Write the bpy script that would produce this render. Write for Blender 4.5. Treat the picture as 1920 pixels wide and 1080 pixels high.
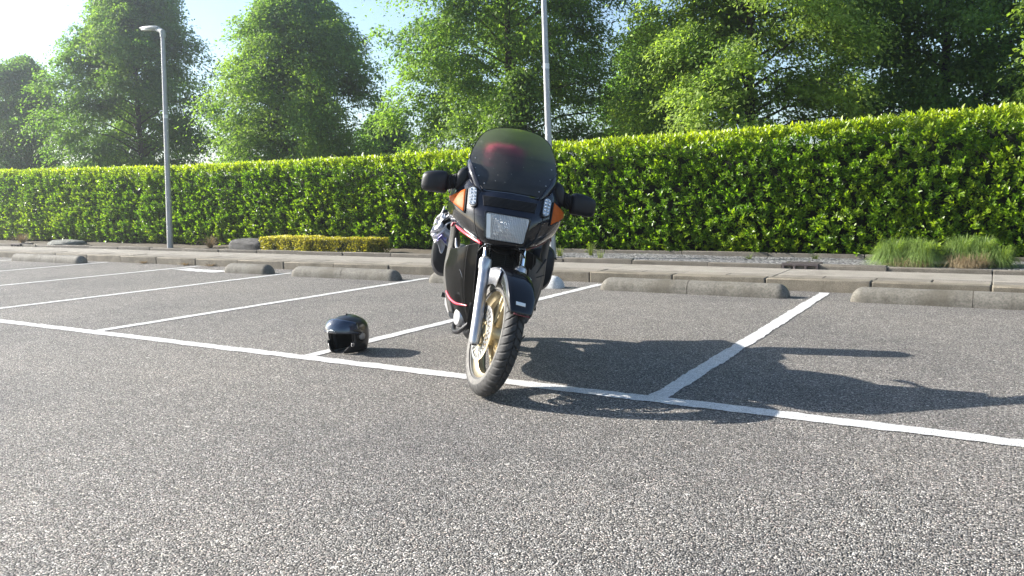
import bpy, math, random
import numpy as np
from mathutils import Matrix, Vector
from mathutils.bvhtree import BVHTree

random.seed(7)
RNG = np.random.default_rng(11)
for o in list(bpy.data.objects):
    bpy.data.objects.remove(o, do_unlink=True)
scene = bpy.context.scene
COL = scene.collection
R = math.radians

# ------------------------------------------------------------------ camera
FPX, PITCH, ROLL, YAW, CAMH = 1500.0, R(6.495), R(1.097), R(-31.157), 1.0
cy_, sy_ = math.cos(YAW), math.sin(YAW)
def lot(v):                       # camera heading frame -> lot frame (x along the kerb, y away from it)
    return Vector((cy_ * v[0] + sy_ * v[1], -sy_ * v[0] + cy_ * v[1], v[2]))
cp_, sp_ = math.cos(PITCH), math.sin(PITCH)
cr_, sr_ = math.cos(ROLL), math.sin(ROLL)
Xv, Dv, Fv = Vector((1, 0, 0)), Vector((0, -sp_, -cp_)), Vector((0, cp_, -sp_))
right = lot(cr_ * Xv + sr_ * Dv); up = lot(sr_ * Xv - cr_ * Dv); fwd = lot(Fv)
cam_d = bpy.data.cameras.new("camera")
cam = bpy.data.objects.new("camera", cam_d); COL.objects.link(cam)
mw = Matrix((right, up, -fwd)).transposed().to_4x4(); mw.translation = (0, 0, CAMH)
cam.matrix_world = mw
cam_d.sensor_width = 36; cam_d.lens = FPX / 1920 * 36
cam_d.clip_start = 0.05; cam_d.clip_end = 2000
scene.camera = cam

# ------------------------------------------------------------------ light
SUN_EL, SUN_AZ = 27.0, 13.0       # shadows run 13 degrees off the kerb direction
to_sun = Vector((-math.cos(R(SUN_AZ)) * math.cos(R(SUN_EL)), -math.sin(R(SUN_AZ)) * math.cos(R(SUN_EL)), math.sin(R(SUN_EL))))
world = bpy.data.worlds.new("World"); scene.world = world; world.use_nodes = True
nt = world.node_tree
bg = nt.nodes["Background"]
sky = nt.nodes.new("ShaderNodeTexSky"); sky.sky_type = 'NISHITA'; sky.sun_disc = False
sky.sun_elevation = R(SUN_EL); sky.sun_rotation = math.atan2(to_sun.x, to_sun.y)
sky.air_density = 1.0; sky.dust_density = 0.7; sky.ozone_density = 1.6
nt.links.new(sky.outputs[0], bg.inputs[0]); bg.inputs[1].default_value = 0.085
sd = bpy.data.lights.new("sun", 'SUN'); sd.energy = 5.0; sd.angle = R(0.5); sd.color = (1.0, 0.95, 0.87)
sun = bpy.data.objects.new("sun", sd); COL.objects.link(sun)
sun.rotation_euler = to_sun.to_track_quat('Z', 'Y').to_euler(); sun.location = (-20, -5, 15)
scene.view_settings.view_transform = 'Standard'; scene.view_settings.look = 'None'
scene.view_settings.gamma = 1.0; scene.view_settings.exposure = 1.55

# ------------------------------------------------------------------ material helpers
class NT:
    def __init__(s, name):
        s.m = bpy.data.materials.new(name); s.m.use_nodes = True
        s.t = s.m.node_tree; s.t.nodes.clear()
        s.out = s.t.nodes.new("ShaderNodeOutputMaterial")
    def n(s, kind, **kw):
        nd = s.t.nodes.new("ShaderNode" + kind)
        for k, v in kw.items():
            if k.startswith("i_"):
                nd.inputs[k[2:].replace("_", " ")].default_value = v
            else: setattr(nd, k, v)
        return nd
    def l(s, a, b): s.t.links.new(a, b)
    def ramp(s, fac, stops, interp='LINEAR'):
        r = s.n("ValToRGB"); r.color_ramp.interpolation = interp
        e = r.color_ramp.elements
        while len(e) < len(stops): e.new(0.5)
        for k, (p, c) in enumerate(stops):
            e[k].position = p; e[k].color = (*c, 1) if len(c) == 3 else c
        s.l(fac, r.inputs[0]); return r.outputs[0]
    def mix(s, fac, a, b, blend='MIX'):
        m = s.n("Mix", data_type='RGBA', blend_type=blend)
        for sock, v in ((m.inputs[0], fac), (m.inputs[6], a), (m.inputs[7], b)):
            if isinstance(v, (int, float)): sock.default_value = v
            elif isinstance(v, tuple): sock.default_value = (*v, 1) if len(v) == 3 else v
            else: s.l(v, sock)
        return m.outputs[2]
    def math(s, op, a, b=0.0, c=None):
        m = s.n("Math", operation=op)
        for k, v in enumerate((a, b) if c is None else (a, b, c)):
            if isinstance(v, (int, float)): m.inputs[k].default_value = v
            else: s.l(v, m.inputs[k])
        return m.outputs[0]
    def noise(s, vec, scale, detail=3, rough=0.55, dim='3D'):
        n = s.n("TexNoise", noise_dimensions=dim); n.inputs["Scale"].default_value = scale
        n.inputs["Detail"].default_value = detail; n.inputs["Roughness"].default_value = rough
        s.l(vec, n.inputs["Vector"]); return n.outputs["Fac"]
    def obj(s): return s.n("TexCoord").outputs["Object"]
    def done(s, shader): s.l(shader, s.out.inputs[0]); return s.m

def simple(name, col, rough=0.5, metal=0.0, coat=0.0, var=0.0, scale=20, bump=0.0, spec=0.5):
    t = NT(name); p = t.n("BsdfPrincipled")
    p.inputs["Roughness"].default_value = rough; p.inputs["Metallic"].default_value = metal
    p.inputs["Coat Weight"].default_value = coat; p.inputs["Coat Roughness"].default_value = 0.05
    p.inputs["Specular IOR Level"].default_value = spec
    if var or bump:
        f = t.noise(t.obj(), scale, 5, 0.65)
        c = t.ramp(f, [(0.3, tuple(x * (1 - var) for x in col)), (0.7, tuple(min(1, x * (1 + var)) for x in col))])
        t.l(c, p.inputs["Base Color"])
        r = t.n("MapRange"); t.l(f, r.inputs[0]); r.inputs[3].default_value = max(0.02, rough - 0.08 * (1 if var else 0)); r.inputs[4].default_value = rough + 0.12 * (1 if var else 0)
        t.l(r.outputs[0], p.inputs["Roughness"])
        if bump:
            b = t.n("Bump"); b.inputs["Strength"].default_value = bump; b.inputs["Distance"].default_value = 0.01
            t.l(f, b.inputs["Height"]); t.l(b.outputs[0], p.inputs["Normal"])
    else: p.inputs["Base Color"].default_value = (*col, 1)
    return t.done(p.outputs[0])

def asphalt_mat():
    t = NT("asphalt"); co = t.obj()
    v = t.n("TexVoronoi", voronoi_dimensions='2D'); v.inputs["Scale"].default_value = 165; t.l(co, v.inputs["Vector"])
    v2 = t.n("TexVoronoi", voronoi_dimensions='2D'); v2.inputs["Scale"].default_value = 290; t.l(co, v2.inputs["Vector"])
    sep = t.n("SeparateColor"); t.l(v.outputs["Color"], sep.inputs[0])
    stone = t.ramp(sep.outputs[0], [(0.0, (0.070, 0.069, 0.068)), (0.35, (0.172, 0.170, 0.166)), (0.7, (0.285, 0.281, 0.274)), (0.93, (0.43, 0.423, 0.41)), (1.0, (0.72, 0.71, 0.69))])
    tint = t.ramp(sep.outputs[1], [(0.0, (1.05, 0.99, 0.9)), (0.5, (1, 1, 1)), (0.85, (1.0, 0.97, 0.96)), (1.0, (1.14, 0.96, 0.9))])
    stone = t.mix(1.0, stone, tint, 'MULTIPLY')
    fine = t.ramp(v2.outputs["Distance"], [(0.1, (1.1, 1.1, 1.1)), (0.75, (0.75, 0.75, 0.75))])
    stone = t.mix(1.0, stone, fine, 'MULTIPLY')
    gap = t.ramp(v.outputs["Distance"], [(0.42, (0, 0, 0)), (0.68, (1, 1, 1))])
    col = t.mix(gap, stone, (0.035, 0.034, 0.034))
    big = t.noise(co, 0.55, 5, 0.6)
    col = t.mix(1.0, col, t.ramp(big, [(0.28, (0.70, 0.70, 0.71)), (0.5, (1, 0.99, 0.97)), (0.74, (1.18, 1.15, 1.10))]), 'MULTIPLY')
    clump = t.noise(co, 62, 3, 0.7)
    col = t.mix(1.0, col, t.ramp(clump, [(0.36, (0.62, 0.615, 0.61)), (0.5, (1.06, 1.05, 1.03)), (0.62, (1.6, 1.57, 1.52))]), 'MULTIPLY')
    mid = t.noise(co, 7, 4, 0.6)
    col = t.mix(1.0, col, t.ramp(mid, [(0.3, (0.86, 0.86, 0.86)), (0.7, (1.12, 1.11, 1.1))]), 'MULTIPLY')
    vc = t.n("TexVoronoi", voronoi_dimensions='2D'); vc.inputs["Scale"].default_value = 3.1; t.l(co, vc.inputs["Vector"])
    sc = t.n("SeparateColor"); t.l(vc.outputs["Color"], sc.inputs[0])
    chip = t.math('MULTIPLY', t.math('LESS_THAN', t.math('ADD', vc.outputs["Distance"], t.math('MULTIPLY', t.noise(co, 60, 2), 0.04)), t.math('ADD', 0.026, t.math('MULTIPLY', sc.outputs[1], 0.03))), t.math('LESS_THAN', sc.outputs[0], 0.45))
    col = t.mix(chip, col, t.mix(t.math('GREATER_THAN', sc.outputs[2], 0.35), (0.06, 0.055, 0.05), (0.55, 0.52, 0.47)))
    h = t.math('SUBTRACT', 1.0, t.math('POWER', v.outputs["Distance"], 1.5))
    h = t.math('ADD', h, t.math('MULTIPLY', sep.outputs[2], 0.45))
    h = t.math('ADD', h, t.math('MULTIPLY', v2.outputs["Distance"], -0.25))
    b = t.n("Bump"); b.inputs["Strength"].default_value = 1.0; b.inputs["Distance"].default_value = 0.006; t.l(h, b.inputs["Height"])
    p = t.n("BsdfPrincipled"); t.l(col, p.inputs["Base Color"]); p.inputs["Roughness"].default_value = 0.75
    p.inputs["Specular IOR Level"].default_value = 0.35
    t.l(b.outputs[0], p.inputs["Normal"])
    return t.done(p.outputs[0])

def paint_mat():
    t = NT("road_paint"); co = t.obj()
    v = t.n("TexVoronoi", voronoi_dimensions='2D'); v.inputs["Scale"].default_value = 165; t.l(co, v.inputs["Vector"])
    worn = t.noise(co, 9, 6, 0.7); worn2 = t.noise(co, 1.3, 3, 0.6)
    thr = t.math('ADD', t.math('MULTIPLY', worn, 0.55), t.math('MULTIPLY', worn2, 0.35))
    k = t.math('GREATER_THAN', v.outputs["Distance"], t.math('ADD', 0.25, t.math('MULTIPLY', t.math('SUBTRACT', 1.0, thr), 0.74)))
    white = t.ramp(t.noise(co, 30, 4, 0.6), [(0.3, (0.52, 0.51, 0.49)), (0.7, (0.74, 0.73, 0.71))])
    col = t.mix(k, white, (0.2, 0.195, 0.185))
    b = t.n("Bump"); b.inputs["Strength"].default_value = 0.55; b.inputs["Distance"].default_value = 0.005
    t.l(t.math('SUBTRACT', 1.0, v.outputs["Distance"]), b.inputs["Height"])
    p = t.n("BsdfPrincipled"); t.l(col, p.inputs["Base Color"]); p.inputs["Roughness"].default_value = 0.6
    t.l(b.outputs[0], p.inputs["Normal"]); return t.done(p.outputs[0])

def concrete_mat(name, c0, c1, stain=0.5, island=0.0, speck=120):
    t = NT(name); co = t.obj()
    f = t.noise(co, 6, 6, 0.65); s = t.noise(co, speck, 2, 0.8)
    col = t.ramp(f, [(0.3, c0), (0.7, c1)])
    col = t.mix(1.0, col, t.ramp(s, [(0.32, (0.6, 0.6, 0.58)), (0.5, (1, 1, 1)), (0.68, (1.3, 1.29, 1.26))]), 'MULTIPLY')
    st = t.noise(co, 2.2, 5, 0.7)
    col = t.mix(t.math('MULTIPLY', t.ramp(st, [(0.5, (0, 0, 0)), (0.68, (1, 1, 1))]), stain), col, (0.075, 0.065, 0.045))
    if island:
        g = t.n("NewGeometry"); col = t.mix(1.0, col, t.ramp(g.outputs["Random Per Island"], [(0, (1 - island,) * 3), (1, (1 + island, 1 + island * 0.9, 1 + island * 0.75))]), 'MULTIPLY')
    b = t.n("Bump"); b.inputs["Strength"].default_value = 0.6; b.inputs["Distance"].default_value = 0.004; t.l(s, b.inputs["Height"])
    p = t.n("BsdfPrincipled"); t.l(col, p.inputs["Base Color"]); p.inputs["Roughness"].default_value = 0.85
    t.l(b.outputs[0], p.inputs["Normal"]); return t.done(p.outputs[0])

def leaf_mat(name, dark, lightc, young, rough=0.35, transl=0.35, spec=0.5, tcol=None):
    t = NT(name)
    g = t.n("NewGeometry"); a = t.n("Attribute", attribute_name="tint")
    base = t.ramp(g.outputs["Random Per Island"], [(0.0, dark), (1.0, lightc)])
    col = t.mix(a.outputs["Fac"], base, young)
    p = t.n("BsdfPrincipled"); t.l(col, p.inputs["Base Color"]); p.inputs["Roughness"].default_value = rough
    p.inputs["Specular IOR Level"].default_value = spec
    tr = t.n("BsdfTranslucent")
    t.l(t.mix(1.0, col, tcol or (1.9, 2.0, 0.7), 'MULTIPLY'), tr.inputs[0])
    m = t.n("MixShader"); m.inputs[0].default_value = transl
    t.l(p.outputs[0], m.inputs[1]); t.l(tr.outputs[0], m.inputs[2])
    return t.done(m.outputs[0])

def gravel_mat():
    t = NT("gravel"); co = t.obj()
    v = t.n("TexVoronoi", voronoi_dimensions='2D'); v.inputs["Scale"].default_value = 38; t.l(co, v.inputs["Vector"])
    sep = t.n("SeparateColor"); t.l(v.outputs["Color"], sep.inputs[0])
    col = t.ramp(sep.outputs[0], [(0, (0.06, 0.06, 0.065)), (0.5, (0.17, 0.17, 0.175)), (1, (0.42, 0.41, 0.4))])
    col = t.mix(t.ramp(v.outputs["Distance"], [(0.4, (0, 0, 0)), (0.7, (1, 1, 1))]), col, (0.02, 0.02, 0.02))
    b = t.n("Bump"); b.inputs["Strength"].default_value = 1; b.inputs["Distance"].default_value = 0.015
    t.l(t.math('SUBTRACT', 1.0, v.outputs["Distance"]), b.inputs["Height"])
    p = t.n("BsdfPrincipled"); t.l(col, p.inputs["Base Color"]); p.inputs["Roughness"].default_value = 0.8
    t.l(b.outputs[0], p.inputs["Normal"]); return t.done(p.outputs[0])

def screen_mat():
    t = NT("tinted_screen"); co = t.obj()
    xyz = t.n("SeparateXYZ"); t.l(co, xyz.inputs[0])
    tint = t.n("MapRange"); t.l(xyz.outputs[2], tint.inputs[0]); tint.inputs[1].default_value = 1.13; tint.inputs[2].default_value = 1.34
    tc = t.ramp(tint.outputs[0], [(0.0, (0.02, 0.022, 0.035)), (0.45, (0.10, 0.095, 0.11)), (0.72, (0.58, 0.54, 0.55)), (1.0, (0.88, 0.82, 0.82))])
    tr = t.n("BsdfRefraction"); tr.inputs["IOR"].default_value = 1.06; tr.inputs["Roughness"].default_value = 0.33; t.l(tc, tr.inputs[0])
    gl = t.n("BsdfGlossy"); gl.inputs["Roughness"].default_value = 0.12; gl.inputs[0].default_value = (0.9, 0.9, 0.9, 1)
    fr = t.n("Fresnel"); fr.inputs[0].default_value = 1.45
    m = t.n("MixShader"); t.l(fr.outputs[0], m.inputs[0]); t.l(tr.outputs[0], m.inputs[1]); t.l(gl.outputs[0], m.inputs[2])
    v = t.n("TexVoronoi"); v.inputs["Scale"].default_value = 24; t.l(co, v.inputs["Vector"])
    sp = t.ramp(v.outputs["Distance"], [(0.035, (1, 1, 1)), (0.06, (0, 0, 0))])
    dirt = t.n("BsdfDiffuse"); dirt.inputs[0].default_value = (0.45, 0.44, 0.4, 1)
    veil = t.noise(co, 5, 4, 0.6)
    fac = t.math('ADD', t.math('MULTIPLY', sp, 0.8), t.math('MULTIPLY', veil, 0.13))
    m2 = t.n("MixShader"); t.l(fac, m2.inputs[0]); t.l(m.outputs[0], m2.inputs[1]); t.l(dirt.outputs[0], m2.inputs[2])
    return t.done(m2.outputs[0])

def lens_mat():
    t = NT("headlight_glass"); co = t.obj()
    xyz = t.n("SeparateXYZ"); t.l(co, xyz.inputs[0])
    fl = t.math('ABSOLUTE', t.math('SINE', t.math('MULTIPLY', xyz.outputs[1], 350.0)))
    hz = t.math('ABSOLUTE', t.math('SINE', t.math('MULTIPLY', xyz.outputs[2], 150.0)))
    b = t.n("Bump"); b.inputs["Strength"].default_value = 0.9; b.inputs["Distance"].default_value = 0.004; t.l(t.math('ADD', fl, t.math('MULTIPLY', hz, 0.3)), b.inputs["Height"])
    tr = t.n("BsdfTransparent"); tr.inputs[0].default_value = (0.93, 0.95, 0.97, 1)
    gl = t.n("BsdfGlossy"); gl.inputs["Roughness"].default_value = 0.10; t.l(b.outputs[0], gl.inputs["Normal"])
    df = t.n("BsdfDiffuse"); t.l(t.ramp(fl, [(0.1, (0.58, 0.62, 0.67)), (0.55, (0.93, 0.95, 0.97))]), df.inputs[0]); t.l(b.outputs[0], df.inputs["Normal"])
    m = t.n("MixShader"); m.inputs[0].default_value = 0.22; t.l(tr.outputs[0], m.inputs[1]); t.l(gl.outputs[0], m.inputs[2])
    m2 = t.n("MixShader"); m2.inputs[0].default_value = 0.34; t.l(m.outputs[0], m2.inputs[1]); t.l(df.outputs[0], m2.inputs[2])
    return t.done(m2.outputs[0])

def dusty(name, col, dust, amount=0.35, rough=0.6, scale=14):
    t = NT(name); co = t.obj(); f = t.noise(co, scale, 6, 0.7)
    c = t.mix(t.math('MULTIPLY', t.ramp(f, [(0.35, (0, 0, 0)), (0.7, (1, 1, 1))]), amount), col, dust)
    p = t.n("BsdfPrincipled"); t.l(c, p.inputs["Base Color"]); p.inputs["Roughness"].default_value = rough
    return t.done(p.outputs[0])

M = {}
M['asphalt'] = asphalt_mat(); M['paint'] = paint_mat()
M['kerb'] = concrete_mat("kerb_concrete", (0.12, 0.104, 0.078), (0.21, 0.184, 0.143), 0.65, 0.14)
M['stop'] = concrete_mat("stop_concrete", (0.105, 0.097, 0.082), (0.19, 0.178, 0.152), 0.7, 0.10, 55)
M['slab'] = concrete_mat("slab_concrete", (0.175, 0.156, 0.13), (0.25, 0.226, 0.193), 0.35, 0.2)
M['strip'] = concrete_mat("strip_concrete", (0.22, 0.20, 0.172), (0.295, 0.27, 0.235), 0.25, 0.06)
M['edging'] = concrete_mat("edging_concrete", (0.11, 0.098, 0.08), (0.17, 0.152, 0.128), 0.4, 0.15)
M['gravel'] = gravel_mat()
M['soil'] = dusty("soil", (0.05, 0.038, 0.025), (0.13, 0.10, 0.06), 0.8, 0.9, 6)
M['grassland'] = dusty("grassland", (0.035, 0.06, 0.015), (0.06, 0.09, 0.025), 0.8, 0.9, 1)
M['whitecap'] = concrete_mat("white_painted_concrete", (0.5, 0.5, 0.49), (0.62, 0.62, 0.6), 0.1, 0.0)
M['laurel'] = leaf_mat("laurel_leaf", (0.058, 0.132, 0.009), (0.145, 0.255, 0.014), (0.36, 0.41, 0.020), 0.36, 0.42)
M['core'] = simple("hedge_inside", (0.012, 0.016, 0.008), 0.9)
M['bark'] = simple("bark", (0.06, 0.048, 0.036), 0.9, var=0.4, scale=12, bump=0.8)
M['tree'] = leaf_mat("tree_leaf", (0.064, 0.138, 0.034), (0.130, 0.232, 0.054), (0.31, 0.39, 0.10), 0.6, 0.48, 0.25)
M['pale_tree'] = leaf_mat("pale_tree_leaf", (0.06, 0.12, 0.03), (0.11, 0.18, 0.05), (0.18, 0.26, 0.07), 0.45, 0.42, 0.35)
M['gold_leaf'] = leaf_mat("golden_leaf", (0.14, 0.15, 0.015), (0.42, 0.36, 0.035), (0.62, 0.55, 0.16), 0.4, 0.3)
M['lime_leaf'] = leaf_mat("lime_leaf", (0.07, 0.085, 0.012), (0.19, 0.18, 0.025), (0.5, 0.42, 0.05), 0.4, 0.3)
M['grass'] = leaf_mat("sedge_blade", (0.09, 0.16, 0.035), (0.25, 0.33, 0.11), (0.34, 0.27, 0.13), 0.45, 0.35)
M['dead'] = leaf_mat("dead_blade", (0.20, 0.155, 0.085), (0.38, 0.31, 0.20), (0.42, 0.32, 0.2), 0.7, 0.2, 0.2, (1.3, 1.1, 0.8))
M['rock_dark'] = simple("dark_rock", (0.045, 0.043, 0.042), 0.85, var=0.55, scale=7, bump=0.8)
M['rock_pale'] = simple("pale_rock", (0.12, 0.125, 0.11), 0.85, var=0.3, scale=7, bump=0.8)
M['pole'] = simple("pole_grey", (0.36, 0.37, 0.38), 0.42, 0.35, var=0.12, scale=9)
M['pole_band'] = simple("pole_band", (0.7, 0.72, 0.72), 0.5)
M['lamp_head'] = simple("lamp_head_grey", (0.36, 0.38, 0.36), 0.5)
M['lamp_glass'] = simple("lamp_glass", (0.6, 0.62, 0.6), 0.2, coat=0.5)
M['iron'] = simple("cast_iron", (0.09, 0.075, 0.075), 0.6, 0.5, var=0.3, scale=30)
M['hole'] = simple("dark_hole", (0.004, 0.004, 0.004), 0.9)
M['gloss'] = simple("gloss_black", (0.006, 0.006, 0.008), 0.35, coat=0.9, spec=0.05)
M['dark_gloss'] = simple("dark_gloss_panel", (0.005, 0.005, 0.005), 0.4, coat=0.16, spec=0.02)
M['sky_black'] = simple("satin_black_sky_tint", (0.006, 0.007, 0.014), 0.34, coat=0.85, spec=0.08)  # black paint; the blue in its base stands in for sky reflection
M['satin'] = simple("satin_black", (0.014, 0.014, 0.017), 0.42, var=0.25, scale=25, spec=0.3)
M['guard'] = dusty("grey_black_plastic", (0.045, 0.043, 0.041), (0.12, 0.115, 0.108), 0.5, 0.42, 10)
M['matte'] = simple("matte_black", (0.012, 0.012, 0.013), 0.7)
M['rubber'] = dusty("tyre_rubber", (0.022, 0.021, 0.021), (0.10, 0.095, 0.088), 0.35, 0.7, 18)
M['sidewall'] = dusty("tyre_sidewall", (0.07, 0.066, 0.062), (0.22, 0.21, 0.19), 0.6, 0.7, 25)
M['gold'] = simple("pale_gold_alloy", (0.56, 0.47, 0.30), 0.36, 0.75, var=0.12, scale=14)
M['alu'] = simple("brushed_aluminium", (0.46, 0.46, 0.475), 0.33, 0.8, var=0.1, scale=22)
M['chrome'] = simple("chrome", (0.85, 0.85, 0.86), 0.09, 1.0)
M['disc'] = simple("disc_steel", (0.55, 0.55, 0.55), 0.28, 0.9, var=0.1, scale=40)
M['orange'] = simple("amber_lens", (0.50, 0.105, 0.016), 0.45, coat=0.0, var=0.15, scale=60, spec=0.08)
M['red'] = simple("red_trim", (0.55, 0.015, 0.045), 0.35, coat=0.3)
M['dullred'] = simple("dull_red_trim", (0.16, 0.03, 0.035), 0.4)
M['redcloth'] = simple("red_cloth", (0.34, 0.015, 0.045), 0.8, var=0.2, scale=20)
M['white'] = simple("white_sticker", (0.75, 0.76, 0.74), 0.4)
M['cloth'] = simple("white_cloth", (0.62, 0.61, 0.62), 0.75, var=0.12, scale=16, bump=0.3)
M['purple'] = simple("purple_print", (0.36, 0.33, 0.62), 0.7, var=0.3, scale=60)
M['screen'] = screen_mat(); M['lens'] = lens_mat()
M['reflector'] = simple("reflector", (0.93, 0.95, 0.97), 0.25, 0.6)
M['led'] = simple("led_clear", (0.36, 0.39, 0.42), 0.2, 0.3, coat=0.6)
M['visor'] = simple("visor_blue_black", (0.03, 0.045, 0.075), 0.10, 0.35, coat=1.0)
M['shell'] = simple("helmet_black", (0.012, 0.012, 0.013), 0.30, coat=0.3, var=0.2, scale=12)
M['pad'] = simple("helmet_lining", (0.010, 0.010, 0.012), 0.95)
M['knob'] = simple("grey_knob", (0.30, 0.29, 0.28), 0.45, 0.3)
M['weed'] = leaf_mat("weed_leaf", (0.07, 0.12, 0.02), (0.16, 0.2, 0.04), (0.4, 0.33, 0.15), 0.6, 0.3)

# ------------------------------------------------------------------ object helpers
def link(o, parent=None):
    COL.objects.link(o)
    if parent is not None: o.parent = parent
    return o
def tag(o, label=None, cat=None, group=None, kind=None):
    if label: o['label'] = label
    if cat: o['category'] = cat
    if group: o['group'] = group
    if kind: o['kind'] = kind
    return o
def empty(name, loc, label, cat, group=None, rz=0.0):
    o = bpy.data.objects.new(name, None); o.location = loc; o.rotation_euler = (0, 0, rz); o.empty_display_size = 0.1
    return tag(link(o), label, cat, group)
def big_mesh(name, V, F, mats, parent=None, smooth=True, tint=None, mi=None):
    """V (n,3), F (m,k) one polygon size."""
    V = np.asarray(V, np.float32); F = np.asarray(F, np.int32)
    me = bpy.data.meshes.new(name); k = F.shape[1]
    me.vertices.add(len(V)); me.vertices.foreach_set("co", V.ravel())
    me.loops.add(F.size); me.loops.foreach_set("vertex_index", F.ravel())
    me.polygons.add(len(F)); me.polygons.foreach_set("loop_start", np.arange(0, F.size, k, dtype=np.int32))
    me.update(calc_edges=True)
    if smooth: me.polygons.foreach_set("use_smooth", np.ones(len(F), bool))
    if tint is not None:
        a = me.attributes.new("tint", 'FLOAT', 'FACE'); a.data.foreach_set("value", np.asarray(tint, np.float32))
    for m in (mats if isinstance(mats, (list, tuple)) else [mats]): me.materials.append(m)
    if mi is not None: me.polygons.foreach_set("material_index", np.asarray(mi, np.int32))
    me.validate(); me.update()
    return link(bpy.data.objects.new(name, me), parent)

class MB:
    def __init__(s, xf=None): s.v, s.f, s.xf, s.mi, s.cur = [], [], xf, [], 0
    def add(s, verts, faces):
        b = len(s.v)
        for p in verts:
            p = np.asarray(p, float); s.v.append(tuple(s.xf(p) if s.xf else p))
        for f in faces: s.f.append(tuple(b + i for i in f)); s.mi.append(s.cur)
    def box(s, lo, hi):
        (a, b, c), (d, e, f) = lo, hi
        s.add([(a, b, c), (d, b, c), (d, e, c), (a, e, c), (a, b, f), (d, b, f), (d, e, f), (a, e, f)],
              [(0, 3, 2, 1), (4, 5, 6, 7), (0, 1, 5, 4), (1, 2, 6, 5), (2, 3, 7, 6), (3, 0, 4, 7)])
    def rings(s, rings, closed=True, cap=True):
        n = len(rings[0]); vs = [p for r in rings for p in r]; fs = []
        for i in range(len(rings) - 1):
            for j in range(n if closed else n - 1):
                k = (j + 1) % n
                fs.append((i * n + j, i * n + k, (i + 1) * n + k, (i + 1) * n + j))
        if cap and closed:
            fs.append(tuple(range(n - 1, -1, -1))); fs.append(tuple((len(rings) - 1) * n + j for j in range(n)))
        s.add(vs, fs)
    def tube(s, pts, r, n=12, cap=True):
        pts = [np.asarray(p, float) for p in pts]; rs = r if hasattr(r, '__len__') else [r] * len(pts)
        rings = []; ref = None
        for i, p in enumerate(pts):
            d = pts[min(i + 1, len(pts) - 1)] - pts[max(i - 1, 0)]; d /= np.linalg.norm(d) + 1e-12
            if ref is None: ref = np.array([0, 0, 1.0]) if abs(d[2]) < 0.9 else np.array([1.0, 0, 0])
            a = ref - d * (ref @ d); a /= np.linalg.norm(a) + 1e-12; b = np.cross(d, a); ref = a
            rings.append([p + rs[i] * (math.cos(t) * a + math.sin(t) * b) for t in np.linspace(0, 2 * math.pi, n, endpoint=False)])
        s.rings(rings, True, cap)
    def lathe(s, prof, c, axis, n=48, cap=False):
        """prof: (radius, offset along axis)"""
        ax = np.asarray(axis, float); ax /= np.linalg.norm(ax); c = np.asarray(c, float)
        ref = np.array([0, 0, 1.0]) if abs(ax[2]) < 0.9 else np.array([1.0, 0, 0])
        a = ref - ax * (ref @ ax); a /= np.linalg.norm(a); b = np.cross(ax, a)
        s.rings([[c + ax * h + r * (math.cos(t) * a + math.sin(t) * b) for t in np.linspace(0, 2 * math.pi, n, endpoint=False)] for r, h in prof], True, cap)
    def grid(s, G):
        G = np.asarray(G); h, w = G.shape[:2]
        s.add(G.reshape(-1, 3), [(i * w + j, i * w + j + 1, (i + 1) * w + j + 1, (i + 1) * w + j) for i in range(h - 1) for j in range(w - 1)])
    def build(s, name, mat, parent=None, smooth=True, solid=0.0, bevel=0.0, off=0.0, sub=0, weld=False):
        me = bpy.data.meshes.new(name); me.from_pydata(s.v, [], s.f)
        for m in (mat if isinstance(mat, (list, tuple)) else [mat]): me.materials.append(m)
        if any(s.mi): me.polygons.foreach_set("material_index", s.mi)
        if smooth:
            me.polygons.foreach_set("use_smooth", [True] * len(me.polygons))
            try: me.set_sharp_from_angle(angle=R(38))
            except Exception: pass
        me.update(); o = link(bpy.data.objects.new(name, me), parent)
        if solid:
            m = o.modifiers.new("thick", 'SOLIDIFY'); m.thickness = solid; m.offset = off
        if bevel:
            m = o.modifiers.new("bevel", 'BEVEL'); m.width = bevel; m.segments = 2; m.limit_method = 'ANGLE'; m.angle_limit = R(40)
        if sub:
            m = o.modifiers.new("sub", 'SUBSURF'); m.levels = sub; m.render_levels = sub
        return o

def crom(P, n):
    """Catmull-Rom through the rows of P (k, ...) -> n samples per span."""
    P = np.asarray(P, float); k = len(P); E = np.concatenate([[2 * P[0] - P[1]], P, [2 * P[-1] - P[-2]]]); out = []
    for i in range(k - 1):
        a, b, c, d = E[i:i + 4]
        for t in np.linspace(0, 1, n, endpoint=False):
            out.append(0.5 * (2 * b + (c - a) * t + (2 * a - 5 * b + 4 * c - d) * t * t + (3 * b - a - 3 * c + d) * t ** 3))
    out.append(P[-1]); return np.array(out)
def dense(G, nu, nv):
    G = crom(np.asarray(G, float), nu); return np.transpose(crom(np.transpose(G, (1, 0, 2)), nv), (1, 0, 2))
def sring(x, cy, cz, hy, hz, e=2.6, n=28):
    out = []
    for t in np.linspace(0, 2 * math.pi, n, endpoint=False):
        c, s_ = math.cos(t), math.sin(t)
        out.append((x, cy + hy * math.copysign(abs(c) ** (2 / e), c), cz + hz * math.copysign(abs(s_) ** (2 / e), s_)))
    return out
def hashn(*a):
    return (math.sin(sum(x * k for x, k in zip(a, (12.9898, 78.233, 37.719)))) * 43758.5453) % 1.0

# ------------------------------------------------------------------ setting: ground, lines, kerb, pavement
def sheet(name, x0, x1, y0, y1, z, mat, label=None):
    mb = MB(); mb.add([(x0, y0, z), (x1, y0, z), (x1, y1, z), (x0, y1, z)], [(0, 1, 2, 3)])
    return tag(mb.build(name, mat, smooth=False), label, None, None, 'structure')
sheet('ground', -170, 130, -120, 170, -0.06, M['grassland'])
sheet('parking_lot', -90, 70, -80, 8.46, 0.0, M['asphalt'])

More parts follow.
